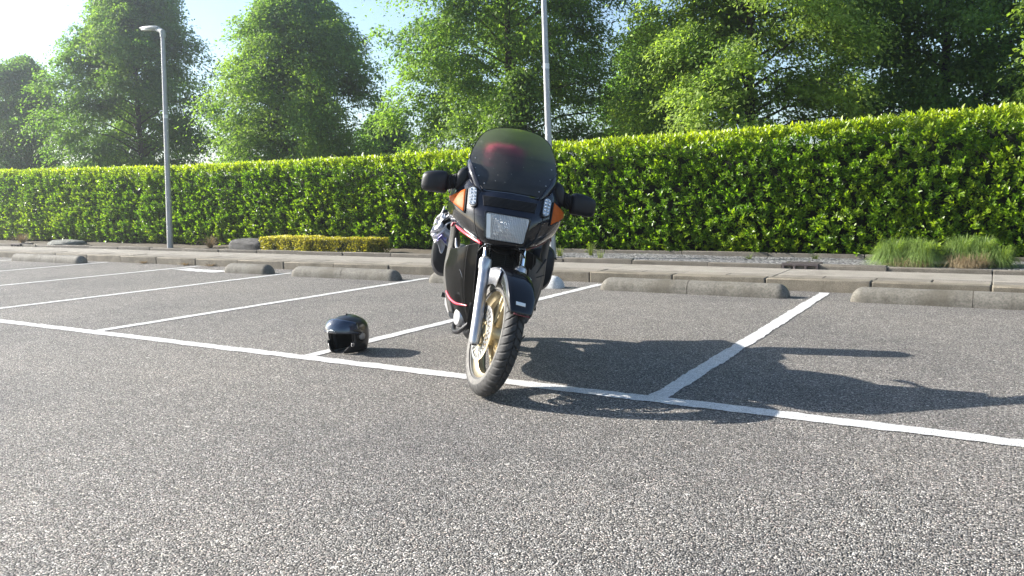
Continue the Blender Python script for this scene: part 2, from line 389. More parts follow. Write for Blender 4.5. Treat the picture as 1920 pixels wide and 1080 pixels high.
LY = 3.631
def stripe(name, a, b, w, z=0.004, jit=0.006):
    a = np.array(a); b = np.array(b); L = np.linalg.norm(b - a); d = (b - a) / L; nrm = np.array([-d[1], d[0]])
    n = max(2, int(L / 0.03)); V = []; F = []
    off = [0.0, 0.0]
    for i in range(n + 1):
        p = a + d * L * i / n
        for s_ in (0, 1):
            off[s_] = off[s_] * 0.6 + random.gauss(0, jit) * 0.6
            q = p + nrm * ((w / 2) * (1 if s_ else -1) + off[s_]); V.append((q[0], q[1], z))
    F = [(2 * i, 2 * i + 2, 2 * i + 3, 2 * i + 1) for i in range(n)]
    mb = MB(); mb.add(V, F); o = mb.build(name, M['paint'], smooth=False)
    return tag(o, None, None, None, 'structure')
stripe('aisle_line', (-22, LY), (9, LY), 0.110)
for x, y1 in ((-1.395, 8.28), (-3.775, 8.2), (-6.09, 8.05), (-8.39, 7.95), (-10.82, 8.3), (-13.25, 8.3), (-15.8, 8.2), (.96, 8.2), (3.3, 8.2)):
    stripe('bay_line', (x, LY + 0.058), (x - 0.01, y1), 0.10, 0.004)
stripe('worn_paint_patch', (-10.62, 7.80), (-9.55, 7.70), 0.26, 0.004, 0.02)

# kerb: one metre blocks
mb = MB(); x = -40.0
while x < 12:
    h = 0.108 + 0.008 * hashn(x, 1); y = 8.36 + 0.012 * hashn(x, 2); w = 0.992
    if -5 < x < 3: h += 0.008
    mb.box((x, y, -0.05), (x + w, 8.545, h)); x += 1.0
tag(mb.build('kerb', M['kerb'], bevel=0.012), None, None, None, 'structure')
# pavement: a row of half-metre slabs and a flush concrete band
mb = MB(); x = -40.0
while x < 12:
    w = 0.5; e = 0.006
    mb.box((x + e, 8.552, 0.0), (x + w - e, 8.90, 0.104 + 0.008 * hashn(x, 3))); x += w
tag(mb.build('pavement', M['slab'], bevel=0.004), None, None, None, 'structure')
mb = MB(); x = -40.0
while x < 12:
    mb.box((x + 0.003, 8.908, 0.0), (x + 1.997, 9.60, 0.108 + 0.003 * hashn(x, 4))); x += 2.0
tag(mb.build('pavement_band', M['strip'], bevel=0.004), None, None, None, 'structure')
mb = MB(); mb.box((-40, 8.4, -0.05), (12, 9.7, 0.085)); tag(mb.build('pavement_bed', M['soil'], smooth=False), None, None, None, 'structure')
# back kerb
mb = MB(); x = -40.0
while x < 12:
    if not (-2.5 < x + 0.5 < -1.5) and not (-19.2 < x + .5 < -18.2):
        h = 0.150 + 0.02 * hashn(x, 5); dy = 0.02 * hashn(x, 6)
        mb.box((x + 0.004, 9.61 + dy, 0.0), (x + 0.996, 9.70 + dy, h))
    x += 1.0
for g0, g1, c in ((-2.5, -1.5, -1.92), (-19.5, -18.5, -18.75)):
    pass
mb.box((-3.0, 9.615, 0), (-2.12, 9.70, 0.156)); mb.box((-1.70, 9.615, 0), (-1.0, 9.70, 0.156))
mb.box((-19.9, 9.615, 0), (-18.95, 9.70, 0.156)); mb.box((-18.55, 9.615, 0), (-18.0, 9.70, 0.156))
tag(mb.build('back_kerb', M['edging'], bevel=0.008), None, None, None, 'structure')
# gravel bed and soil strip
def bumpy(name, x0, x1, y0, y1, z, amp, nx, ny, mat):
    X = np.linspace(x0, x1, nx); Y = np.linspace(y0, y1, ny); G = np.zeros((ny, nx, 3))
    G[..., 0] = X[None]; G[..., 1] = Y[:, None]
    G[..., 2] = z + amp * (np.sin(X[None] * 2.1 + 1) * np.sin(Y[:, None] * 3 + X[None] * .7) + RNG.normal(0, .35, (ny, nx)))
    mb = MB(); mb.grid(G); return tag(mb.build(name, mat), None, None, None, 'structure')
bumpy('gravel_bed', -7.6, 12, 9.68, 11.1, 0.135, 0.006, 300, 24, M['gravel'])
bumpy('soil_bed', -40, -7.6, 9.68, 11.1, 0.12, 0.012, 300, 24, M['soil'])
sheet('soil', -60, 40, 11.0, 26, 0.10, M['soil'])
mb = MB(); x = -6.2
while x < 12: mb.box((x + .004, 10.98, 0.05), (x + 1.196, 11.05, 0.185 + .01 * hashn(x, 8))); x += 1.2
tag(mb.build('bed_edging', M['edging'], bevel=0.006), None, None, None, 'structure')

# ------------------------------------------------------------------ wheel stops
def wheel_stop(x0, pieces, y, label, rounded=(1, 1), white_end=False, h=0.132):
    root = empty('wheel_stop', (x0, y, 0), label, 'wheel stop', 'concrete wheel stops at the head of the bays')
    L = sum(pieces); n = 18; rr = 0.105
    def ring(xx, s_=1.0):
        out = []
        for t in np.linspace(0, math.pi, n):
            out.append((xx, -rr * math.cos(t) * s_ ** 0.5, h * (math.sin(t) ** 0.75) * s_))
        return out
    xx = 0.0
    for k, p in enumerate(pieces):
        a, b = xx, xx + p - (0.006 if k < len(pieces) - 1 else 0); mb = MB(); rs = []
        if k == 0 and rounded[0]: rs += [ring(a + 0.11 * u, max(0.03, math.sqrt(1 - (1 - u) ** 2))) for u in np.linspace(0, 1, 10) ** 2]
        else: rs.append(ring(a))
        for q in np.linspace(a + 0.12, b - 0.12, 6): rs.append(ring(q))
        if k == len(pieces) - 1 and rounded[1]: rs += [ring(b - 0.11 * u, max(0.03, math.sqrt(1 - (1 - u) ** 2))) for u in np.linspace(1, 0, 10) ** 2]
        else: rs.append(ring(b))
        mb.rings(rs, True, True)
        mt = M['stop']
        seg = mb.build('segment', mt, root)
        if white_end and k == len(pieces) - 1:
            seg.data.materials.append(M['whitecap'])
            for pl in seg.data.polygons:
                if pl.center.x > b - 0.26: pl.material_index = 1
        xx += p
    return root
wheel_stop(-15.58, (0.95, 0.5, 0.68), 7.98, 'cracked grey wheel stop in three pieces, farthest of the row', (0, 1))
wheel_stop(-9.47, (0.9,), 7.74, 'short half wheel stop beside a worn white paint patch')
wheel_stop(-8.08, (0.92, 0.88), 7.70, 'two-piece wheel stop in front of the yellow shrubs')
wheel_stop(-5.80, (0.9, 0.88), 7.72, 'wheel stop half hidden behind the motorcycle, its end painted white', white_end=True)
wheel_stop(-3.58, (0.97, 0.97), 7.79, 'two-piece wheel stop just right of the motorcycle with a dark rounded end')
wheel_stop(-1.10, (0.97, 0.97), 7.79, 'wheel stop below the grass clumps, nearest to the camera')

# ------------------------------------------------------------------ drain boxes in the back kerb
def drain(x0, x1, label):
    root = empty('drain_inlet', ((x0 + x1) / 2, 9.6, 0.1), label, 'drain')
    root.scale = (1, 1, .68)
    w = (x1 - x0) / 2; mb = MB()
    mb.box((-w, -0.01, 0.085), (w, 0.30, 0.105)); mb.box((-w, -0.02, 0.07), (w, 0.0, 0.1))
    n = 3; bw = 0.025; cw = (2 * w - (n + 1) * bw) / n
    for k in range(n + 1): mb.box((-w + k * (bw + cw), -0.018, 0.004), (-w + k * (bw + cw) + bw, 0.28, 0.086))
    mb.box((-w, -0.018, -0.02), (w, 0.0, 0.010))
    for k in range(n):
        a = -w + bw + k * (bw + cw)
        for s_ in (0, 1):
            c = a if s_ == 0 else a + cw
            mb.add([(c, -0.016, 0.072), (c + (0.02 if s_ == 0 else -0.02), -0.016, 0.072), (c, -0.016, 0.05)], [(0, 1, 2)])
    mb.build('iron_frame', M['iron'], root, smooth=False, bevel=0.002)
    mb = MB(); mb.box((-w + .01, 0.10, -0.02), (w - .01, 0.11, 0.084)); mb.build('dark_opening', M['hole'], root, smooth=False)
drain(-2.11, -1.71, 'iron drain inlet with three arched openings set in the gravel edge')
drain(-18.94, -18.56, 'small iron drain inlet in the far kerb near the flat pale rock')

# ------------------------------------------------------------------ leaves
LEAF_V = np.array([(0, 0, 0), (.5, .34, .10), (-.5, .34, .10), (0, .34, 0), (.42, .68, .06), (-.42, .68, .06), (0, .68, -.05), (0, 1, -.14)])
LEAF_F = np.array([(0, 1, 3, 3), (0, 3, 2, 2), (3, 1, 4, 6), (2, 3, 6, 5), (6, 4, 7, 7), (5, 6, 7, 7)])
def unit(v): return v / (np.linalg.norm(v, axis=-1, keepdims=True) + 1e-9)
def leaves(name, P, D, N, L, W, tint, mat, parent, simple_leaf=True):
    """one mesh of many small leaves: P base points, D along, N normal"""
    D = unit(D); S = unit(np.cross(D, N)); N = np.cross(S, D); n = len(P)
    L = L[:, None]; W = W[:, None]
    if simple_leaf:            # a kite folded a little along its rib: two triangles
        pts = [P, P + D * L * .45 + S * W * .5 + N * W * .12, P + D * L - N * L * .08, P + D * L * .45 - S * W * .5 + N * W * .12]
        V = np.stack(pts, 1).reshape(-1, 3); b = np.arange(n)[:, None] * 4
        F = np.concatenate([b + [0, 1, 2], b + [0, 2, 3]], 1).reshape(-1, 3); t = np.repeat(tint, 2)
    else:
        V = (P[:, None] + S[:, None] * (LEAF_V[None, :, 0:1] * W[:, None]) + D[:, None] * (LEAF_V[None, :, 1:2] * L[:, None]) + N[:, None] * (LEAF_V[None, :, 2:3] * W[:, None])).reshape(-1, 3)
        T = np.array([(0, 1, 3), (0, 3, 2), (3, 1, 4), (3, 4, 6), (2, 3, 6), (2, 6, 5), (6, 4, 7), (5, 6, 7)])
        b = np.arange(n)[:, None, None] * 8; F = (b + T[None]).reshape(-1, 3); t = np.repeat(tint, 8)
    return big_mesh(name, V, F, mat, parent, smooth=not simple_leaf, tint=t)
def vnoise(p, s, seed=0):
    """cheap smooth noise, about -1..1"""
    p = p * s; r = np.random.default_rng(seed); out = 0
    for k in range(6):
        a = r.normal(0, 1, 3); ph = r.uniform(0, 6.28); out = out + np.sin(p @ (a * (1 + .35 * k)) + ph) / (1 + .25 * k)
    return out / 3.2

# ------------------------------------------------------------------ laurel hedge
HX = np.array([-34, -22.3, -15.4, -9.4, -5.76, -2.97, -1.6, .23, 3.5]); HZ = np.array([1.95, 1.88, 1.74, 1.71, 1.78, 1.80, 1.85, 1.90, 1.98])
hedge = empty('laurel_hedge', (-12, 11.5, 0.1), 'long clipped cherry laurel hedge with bright yellow-green new growth on top', 'hedge')
HO = np.array([-12, 11.5, 0.1])
def shoots_to_leaves(P, D, nl, Lm, tint0, spread=0.75):
    n = len(P); P = np.repeat(P, nl, 0); D0 = np.repeat(unit(D), nl, 0); k = np.tile(np.arange(nl), n)
    ref = unit(RNG.normal(0, 1, (n, 3))); A = unit(np.cross(unit(D), ref)); B = np.cross(unit(D), A)
    ang = k * 2.4 + RNG.normal(0, .3, n * nl); Ar = np.repeat(A, nl, 0); Br = np.repeat(B, nl, 0)
    rad = np.cos(ang)[:, None] * Ar + np.sin(ang)[:, None] * Br
    f = (k / nl)[:, None]; LD = unit(D0 * (.45 + .6 * f) + rad * (spread * (1.15 - .55 * f)) + np.array([0, 0, .05]))
    base = P + D0 * (f * .095 - .045)
    Nn = unit(D0 * .8 + np.array([-.42, -.55, .62]) * .9 - rad * .15 + RNG.normal(0, .28, (n * nl, 3)))
    L = Lm * RNG.uniform(.7, 1.2, n * nl); W = L * RNG.uniform(.36, .46, n * nl)
    return base, LD, Nn, L, W, np.repeat(tint0, nl)
def hedge_front(n):
    x = RNG.uniform(-27.5, 2.2, int(n * 1.5)); z = RNG.uniform(0.14, 1.0, int(n * 1.5))
    H = np.interp(x, HX, HZ); z = .16 + (z - .14) / .86 * (H - .16)
    P = np.stack([x, np.zeros_like(x), z], 1)
    lump = vnoise(P, 2.6, 3) * .06 + vnoise(P, 6.5, 4) * .04
    depth = RNG.exponential(.10, len(x)).clip(0, .42)
    y = 10.98 + (z - .15) * .03 - lump + depth + .16 * np.clip((z - H + .16) / .16, 0, 1) ** 2
    keep = RNG.uniform(0, 1, len(x)) < (.9 + .3 * vnoise(P, 3.4, 9)).clip(.5, 1)
    under = np.clip((.42 - z) / .3, 0, 1); y += under * .10
    P = np.stack([x, y, z], 1)[keep][:n]; d = depth[keep][:n]; H = H[keep][:n]
    D = unit(np.array([0, -.85, .55]) + RNG.normal(0, .42, P.shape)); 
    top = np.clip((P[:, 2] - H + .24) / .24, 0, 1)[:, None]; D = unit(D * (1 - top * .75) + np.array([0, -.15, 1]) * top)
    yt = np.clip(.14 + .6 * top[:, 0] ** 1.5 + .22 * vnoise(P, 1.7, 21) + RNG.normal(0, .13, len(P)), 0, .85) * np.clip(1 - d * 3.2, .0, 1)
    return P, D, yt
def hedge_top(n):
    x = RNG.uniform(-27.5, 2.2, n); y = RNG.uniform(11.08, 12.1, n); z = np.interp(x, HX, HZ) - .01 + vnoise(np.stack([x, y, y * 0], 1), 4.0, 5) * .022 + RNG.normal(0, .018, n)
    D = unit(np.array([0, -.08, 1]) + RNG.normal(0, .26, (n, 3)))
    return np.stack([x, y, z], 1), D, np.clip(.62 + RNG.normal(0, .16, n) + .15 * vnoise(np.stack([x, y, z], 1), 2, 8), .2, 1)
def hedge_mesh(parts, name, Lm):
    out = [shoots_to_leaves(P, D, nl, Lm, t) for P, D, t, nl in parts]
    A = [np.concatenate(z) for z in zip(*out)]; A[0] = A[0] - HO
    A[0][:, 2] = np.maximum(A[0][:, 2], .02)
    return leaves(name, A[0], A[1], A[2], A[3], A[4], A[5], M['laurel'], hedge, False)
hedge_mesh([(*hedge_front(19500), 8), (*hedge_top(7200), 6)], 'foliage', .069)
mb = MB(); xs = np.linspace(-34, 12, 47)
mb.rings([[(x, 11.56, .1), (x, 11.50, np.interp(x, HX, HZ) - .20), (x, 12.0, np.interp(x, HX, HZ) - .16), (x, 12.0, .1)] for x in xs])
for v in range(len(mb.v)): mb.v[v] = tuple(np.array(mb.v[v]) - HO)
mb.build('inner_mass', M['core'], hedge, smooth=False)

# ------------------------------------------------------------------ trees behind the hedge
def tree(x, y, H, rad, base, label, mat='tree', n_spray=620, per=62, lean=0.0, seed=1, leaf=.115, young=.12, conic=.55, trunk=.11, gap=-.40):
    global RNG
    RNG = np.random.default_rng(seed * 101 + 7); rs = random.Random(seed)
    root = empty('broadleaf_tree', (x, y, 0.1), label, 'tree', 'trees in the row behind the hedge')
    def env(h):            # crown radius at relative height 0..1
        cone = np.interp(h, [0, .12, .3, .5, .7, .85, .95, 1], [.80, .97, 1, .86, .60, .34, .14, .02])
        egg = np.interp(h, [0, .12, .3, .5, .7, .85, .95, 1], [.75, .95, 1, .99, .90, .68, .38, .10])
        return rad * (conic * cone + (1 - conic) * egg)
    mb = MB(); top = np.array([lean * H, 0, H * .96]); tr = []
    for k in range(9):
        f = k / 8; tr.append(np.array([lean * H * f + .06 * math.sin(3 * f + seed), .05 * math.sin(4 * f + seed * 2), H * .95 * f]))
    mb.tube(tr, [trunk * (1 - .93 * k / 8) + .006 for k in range(9)], 10); mb.build('trunk', M['bark'], root)
    limbs = MB(); C, Dr = [], []
    nb = 104
    for k in range(nb):
        h = base / H * .8 + (1 - base / H * .8) * ((k + rs.random()) / nb) ** .88; az = k * 2.4 + rs.uniform(-.4, .4)
        r = float(env((h - base / H) / (1 - base / H))) if h > base / H else 0.3 * rad
        r = max(.16, r) * (rs.uniform(.62, .9) if rs.random() < .4 else rs.uniform(.9, 1.07)); o = np.array([lean * H * h, 0, H * h * .95]); d = np.array([math.cos(az), math.sin(az), 0])
        rise = .22 * (h - .1) * r
        pts = [o, o + d * r * .4 + np.array([0, 0, .18 * r + rise * .4]), o + d * r * .75 + np.array([0, 0, .20 * r + rise]), o + d * r + np.array([0, 0, .08 * r + rise])]
        limbs.tube(pts, [.034 * (1.2 - h), .022 * (1.2 - h), .013 * (1.2 - h), .004], 5)
        m = max(3, int(n_spray / nb))
        for q in range(m):
            f = .10 + .90 * rs.random() ** .55; i = min(2, int(f * 3)) if f < 1 else 2
            g = min(1.0, f * 3 - i); p = pts[i] * (1 - g) + pts[min(3, i + 1)] * g
            spread = .06 + .065 * r * f
            C.append(p + np.array([rs.gauss(0, spread), rs.gauss(0, spread), rs.gauss(.0, .09 + .035 * r)])); Dr.append(d)
    limbs.build('limb', M['bark'], root)
    C = np.array(C); Dr = np.array(Dr); n = len(C)
    keep = (vnoise(C, 1.9, seed + 40) > gap) & (C[:, 2] > base * .7); C = C[keep]; Dr = Dr[keep]; n = len(C)
    sz = RNG.uniform(.13, .30, n) * (.8 + .2 * rad / 2.6); loc = RNG.normal(0, 1, (n, per, 3))
    loc *= np.array([1, 1, .30]); P = loc * sz[:, None, None]
    far = (C @ np.array([.3, 1, 0])) > .45 * rad
    out = (P * Dr[:, None]).sum(-1); P[..., 2] -= .42 * np.clip(out, 0, None) + .25 * (P[..., :2] ** 2).sum(-1) / .3
    P = (C[:, None] + P).reshape(-1, 3); Do = np.repeat(Dr, per, 0)
    D = unit(Do * .7 + RNG.normal(0, .6, P.shape) + np.array([0, 0, -.4])); N = unit(np.array([0, 0, 1.0]) + Do * .55 + RNG.normal(0, .36, P.shape))
    L = leaf * RNG.uniform(.65, 1.25, len(P)); W = L * RNG.uniform(.5, .68, len(P))
    cull = np.repeat(far, per) & (RNG.uniform(0, 1, len(P)) > .4)
    ty = np.clip(young + .18 * np.repeat(vnoise(C, 1.3, seed + 3), per) + .25 * np.repeat(RNG.uniform(-.5, .5, n), per), 0, .9)
    k_ = ~cull; leaves('crown', P[k_], D[k_], N[k_], L[k_], W[k_], ty[k_], M[mat], root)
    return root
tree(-31.2, 16.6, 6.6, 1.95, .4, 'hazy blue-green tree cut by the left edge, farthest of the row', seed=1, young=.04, n_spray=1500, per=80, leaf=.105, conic=.4)
tree(-23.75, 16.3, 9.1, 2.85, .4, 'tall conical tree directly behind the lamp post with a lamp head', seed=2, young=.14, n_spray=2700, per=84, leaf=.10, conic=1.0)
tree(-16.45, 16.2, 7.0, 2.6, .4, 'rounded conical tree between the lamp post and the motorcycle, sky on both sides', seed=3, young=.24, n_spray=2400, per=84, leaf=.092, conic=.8)
tree(-9.6, 16.0, 10.5, 2.8, .4, 'tall dark tree above the motorcycle, behind the second post', seed=4, young=.26, n_spray=3000, per=90, leaf=.085, conic=.3, gap=-.6)
tree(-8.05, 13.7, 3.35, .72, .5, 'small pale young tree in front of the dark tree, just above the windscreen', 'pale_tree', 420, 60, seed=5, leaf=.085, young=.3, trunk=.05, conic=.9)
tree(-8.0, 20.5, 5.5, 1.35, .4, 'dark tree set back in the gap right of the second post', seed=6, young=.08, n_spray=1000, per=80, leaf=.10)
tree(-4.2, 15.8, 10.0, 2.3, .4, 'broad light-green tree right of the motorcycle with drooping sprays', seed=7, young=.62, n_spray=3000, per=90, leaf=.08, conic=.25, gap=-.75)
tree(-1.0, 18.6, 10.0, 2.6, .4, 'dark dense tree second from the right edge', seed=8, young=.12, n_spray=3000, per=84, leaf=.092, conic=.2, gap=-.8)
tree(1.7, 15.0, 5.6, 1.35, .4, 'bright green tree cut by the right edge above the hedge', seed=9, young=.45, n_spray=1200, per=80, conic=.3, leaf=.085)
tree(2.6, 21.5, 9, 2.6, .4, 'shaded tree behind the bright tree at the right edge', seed=10, young=.04, n_spray=1700, per=70, leaf=.115, conic=.2)
tree(-17.95, 21.5, 3.9, 1.1, .3, 'low tree behind the hedge in the gap left of the tall dark tree', seed=12, young=.03, n_spray=700, per=70, leaf=.115, conic=.4)
RNG = np.random.default_rng(5)

# ------------------------------------------------------------------ low shrubs, grass clumps, weeds
def box_shrub(x0, x1, y0, y1, z1, n, mat, label, leaf=.03):
    root = empty('clipped_shrub', ((x0 + x1) / 2, (y0 + y1) / 2, .1), label, 'shrub', 'low clipped shrubs at the pavement edge')
    c = np.array([(x0 + x1) / 2, (y0 + y1) / 2, 0.1]); h = np.array([(x1 - x0) / 2, (y1 - y0) / 2, z1 - .1])
    U = RNG.uniform(-1, 1, (n, 3)); U[:, 2] = RNG.uniform(0, 1, n); f = RNG.integers(0, 4, n)
    d = 1 - np.abs(RNG.normal(0, .06, n))
    U[f == 0, 1] = -d[f == 0]; U[f == 1, 2] = d[f == 1]; U[f == 2, 0] = np.sign(U[f == 2, 0]) * d[f == 2]; U[f == 3, 2] = d[f == 3] 
    P = U * h; P += (vnoise(P, 7, 2)[:, None] * np.array([.02, .03, .022])); P[:, 2] = P[:, 2].clip(.02)
    Nr = unit(U * np.array([1, 1.2, 1.4]) + RNG.normal(0, .5, P.shape)); D = unit(RNG.normal(0, .7, P.shape) + U * .6 + np.array([0, -.1, .5]))
    L = leaf * RNG.uniform(.7, 1.3, n)
    leaves('foliage', P, D, Nr, L, L * .55, np.clip(.25 + RNG.normal(0, .3, n) + .3 * (U[:, 2] > .85), 0, 1), M[mat], root)
    mb = MB(); mb.box(tuple(-h[:2] * .86) + (0,), (h[0] * .86, h[1] * .86, h[2] * .84)); mb.build('inner_mass', M['core'], root, smooth=False)
box_shrub(-11.10, -10.02, 9.80, 10.35, .375, 7500, 'gold_leaf', 'low golden variegated shrub beside the dark rock')
box_shrub(-10.02, -8.62, 9.78, 10.35, .36, 9000, 'lime_leaf', 'low greener clipped shrub with yellow top, right of the golden one')

def blades(n, rad, h, droop, width, base=0.10):
    a = RNG.uniform(0, 6.283, n); r0 = np.sqrt(RNG.uniform(0, 1, n)) * base
    el = RNG.uniform(.15, 1.0, n); d = np.stack([np.cos(a), np.sin(a)], 1)
    segs = 5; ts = np.linspace(0, 1, segs); reach = rad * (1.05 - .75 * el) * RNG.uniform(.7, 1.15, n); hh = h * (.45 + .6 * el) * RNG.uniform(.75, 1.1, n)
    side = np.stack([-d[:, 1], d[:, 0], np.zeros(n)], 1); V = []
    jit = RNG.normal(0, .03, (n, 2))
    for t in ts:
        xy = d * (r0 + reach * t ** 1.25)[:, None] + jit * t; z = hh * (t * (1.9 - .95 * t) - droop * t ** 3 * (1.1 - el))
        c = np.stack([xy[:, 0], xy[:, 1], np.maximum(z, .005)], 1); w = width * (1 - t * .9)
        V += [c - side * w, c + side * w]
    V = np.stack(V, 1).reshape(-1, 3); b = np.arange(n)[:, None, None] * (segs * 2)
    q = np.array([(2 * i, 2 * i + 1, 2 * i + 3, 2 * i + 2) for i in range(segs - 1)]); F = (b + q[None]).reshape(-1, 4)
    t = np.tile(np.linspace(.55, 0, segs - 1) ** 2 * .8, n); return V, F, t
def grass_clump(spots, loc, label, dead_at):
    root = empty('grass_clump', loc, label, 'ornamental grass', 'grass clumps on the gravel bed')
    Vs, Fs, Ts = [], [], []; b = 0
    for dx, dy, n, rad, h in spots:
        V, F, t = blades(n, rad, h, 1.15, .0038, .10); V[:, 0] += dx; V[:, 1] += dy; Vs.append(V); Fs.append(F + b); Ts.append(t); b += len(V)
    big_mesh('green_blade', np.concatenate(Vs), np.concatenate(Fs), M['grass'], root, tint=np.concatenate(Ts))['kind'] = 'stuff'
    Vs, Fs, Ts = [], [], []; b = 0
    for dx, dy, n, rad, h in dead_at:
        V, F, t = blades(n, rad, h, 1.0, .0025, .12); V[:, 0] += dx; V[:, 1] += dy; Vs.append(V); Fs.append(F + b); Ts.append(t); b += len(V)
    big_mesh('dead_blade', np.concatenate(Vs), np.concatenate(Fs), M['dead'], root, tint=np.concatenate(Ts))['kind'] = 'stuff'
grass_clump([(-.17, 0, 2300, .25, .35), (.13, -.03, 2300, .25, .35), (0, .1, 1200, .26, .37)], (-.83, 10.14, .13), 'bushy green grass clump, left of the pair, with a little brown at its foot', [(-.06, -.14, 220, .18, .15), (.10, -.16, 220, .18, .14)])
grass_clump([(-.10, .06, 2200, .26, .39), (.10, .08, 2200, .26, .38), (.28, .02, 1000, .22, .28)], (-.22, 10.24, .13), 'green grass clump with a straw-brown dead base, right of the pair', [(-.10, -.18, 330, .14, .21), (.06, -.18, 330, .14, .21), (-.02, -.22, 240, .12, .14)])

def weed(x, y, h, n, label, col='weed', r=.1):
    root = empty('weed', (x, y, .11 if y > 9 else 0.0), label, 'weed', 'weeds along the kerbs')
    V, F, t = blades(n, r, h, .5, .003, .03)
    big_mesh('leaf_blade', V, F, M[col], root, tint=t * .6)['kind'] = 'stuff'
weed(-5.0, 10.5, .26, 60, 'tall thin weed in the gravel right of the motorcycle')
weed(-4.55, 9.85, .22, 40, 'spindly weed at the back kerb, nearest the motorcycle')
weed(-5.35, 10.2, .22, 80, 'bushy weed beside the motorcycle pannier')
weed(-1.95, 10.75, .13, 50, 'small green weed in the gravel behind the drain inlet')
weed(-2.75, 10.6, .12, 40, 'small green weed in the gravel left of the drain inlet')
weed(-11.2, 8.33, .07, 90, 'yellowed weeds in the far gutter', 'dead', .3)
weed(-12.3, 8.33, .07, 90, 'yellowed weeds in the gutter near the cracked wheel stop', 'dead', .35)
weed(-10.6, 8.33, .07, 70, 'yellowed weeds in the gutter near the half wheel stop', 'dead', .3)
weed(-1.85, 8.33, .05, 40, 'low weed at the kerb foot by the nearest bay line', 'weed', .08)
weed(-20.0, 10.4, .3, 260, 'dry brown weeds at the hedge foot near the far drain', 'dead', .5)
weed(-13.2, 10.4, .3, 200, 'dry brown weeds at the hedge foot right of the lamp post', 'dead', .4)

# ------------------------------------------------------------------ rocks
def rock(x, y, z, sx, sy, sz, mat, label, seed):
    n, m = 48, 28; V = []
    for i in range(m + 1):
        th = math.pi * i / m
        for j in range(n):
            ph = 2 * math.pi * j / n
            p = np.array([math.sin(th) * math.cos(ph), math.sin(th) * math.sin(ph), math.cos(th)])
            q = np.sign(p) * np.abs(p) ** .62
            k = 1 + .10 * vnoise(q[None], 2.2, seed)[0] + .06 * vnoise(q[None], 5.5, seed + 1)[0] + .03 * vnoise(q[None], 13, seed + 2)[0]
            V.append(q * k * np.array([sx, sy, sz]))
    F = [(i * n + j, (i + 1) * n + j, (i + 1) * n + (j + 1) % n, i * n + (j + 1) % n) for i in range(m) for j in range(n)]
    mb = MB(); mb.add(V, F); o = mb.build('rock', mat); o.location = (x, y, z); return tag(o, label, 'rock', 'rocks at the hedge foot')
rock(-11.68, 10.16, .17, .54, .26, .17, M['rock_dark'], 'dark flat-topped boulder beside the golden shrub', 31)
rock(-17.95, 10.3, .13, .50, .26, .10, M['rock_pale'], 'flat pale grey rock near the far drain inlet', 41)
rock(-7.02, 9.98, .15, .20, .17, .15, M['rock_pale'], 'small pale rock half hidden behind the motorcycle', 51)

# ------------------------------------------------------------------ street lamps
def lamp(base, topx, H, r0, r1, label, band):
    root = empty('street_lamp', base, label, 'lamp post', 'grey lamp posts in front of the hedge')
    mb = MB(); dx = topx - base[0]; zs = np.linspace(0, H, 12)
    mb.tube([(dx * z / H, 0, z) for z in zs], [r0 + (r1 - r0) * (z / H) for z in zs], 20); mb.build('post', M['pole'], root)
    mb = MB(); f = band / H; rr = r0 + (r1 - r0) * f + .002
    mb.tube([(dx * f, 0, band - .035), (dx * f, 0, band + .035)], rr, 20); mb.build('band', M['pole_band'], root)
    mb = MB(); mb.box((r0 - .012, -.045, .45), (r0 + .004, .045, .85)); 
    mb = MB(); mb.tube([(dx, 0, H - .07), (dx, 0, H + .05)], r1 + .014, 16); mb.tube([(dx + .01, 0, H + .03), (dx - .16, 0, H + .10)], [.05, .045], 14); mb.build('collar', M['lamp_head'], root)
    mb = MB(); rs = []
    for t, hw, hz in ((-.10, .035, .026), (-.16, .065, .036), (-.30, .09, .042), (-.48, .085, .034), (-.60, .065, .022), (-.64, .03, .010)):
        rs.append([(dx + t, y_, H + .12 + (-t - .1) * .09 + z_) for (_, y_, z_) in sring(0, 0, 0, hw, hz, 2.6, 20)])
    mb.rings(rs); hd = mb.build('lamp_head', M['lamp_head'], root)
    mb = MB(); rs = []
    for t, hw in ((-.26, .05), (-.36, .085), (-.54, .075), (-.60, .04)):
        rs.append([(dx + t, y_, H + .090 + (-t - .1) * .09 + z_ ) for (_, y_, z_) in sring(0, 0, 0, hw, .022, 2.6, 16)])
    mb.rings(rs); mb.build('lamp_glass', M['lamp_glass'], hd)
lamp((-14.035, 10.11, .12), -13.83, 4.12, .058, .037, 'grey lamp post with its lamp head against the tall conical tree', 2.56)
lamp((-5.335, 9.95, .12), -5.43, 4.12, .052, .036, 'grey post rising behind the motorcycle windscreen, lamp out of view', 2.66)

# ------------------------------------------------------------------ motorcycle (local frame: x forward, y to its left, z up)
LEAN, PSI = R(10), -.05
f_c = np.array([-PSI, -1, 0.]); f_c /= np.linalg.norm(f_c); u_c = np.array([0, 0, 1.]); l_c = np.cross(u_c, f_c)
up_c = math.cos(LEAN) * u_c + math.sin(LEAN) * l_c; lf_c = math.cos(LEAN) * l_c - math.sin(LEAN) * u_c
bike = empty('motorcycle', (0, 0, 0), 'black touring motorcycle with full fairing leaning on its side stand, front wheel turned', 'motorcycle')
bm_ = Matrix((lot(f_c), lot(lf_c), lot(up_c))).transposed().to_4x4(); bm_.translation = lot((-.163, 3.97, 0.006)); bike.matrix_world = bm_

RAKE, TRAIL, STEER = R(28), .10, R(16)
s_ax = np.array([-math.sin(RAKE), 0, math.cos(RAKE)])
def steer(p):
    a = np.array([TRAIL, 0, 0.]); v = np.asarray(p, float) - a; c, s = math.cos(STEER), math.sin(STEER)
    return a + v * c + np.cross(s_ax, v) * s + s_ax * (s_ax @ v) * (1 - c)
WR = .31; AX = np.array([0, 0, WR])

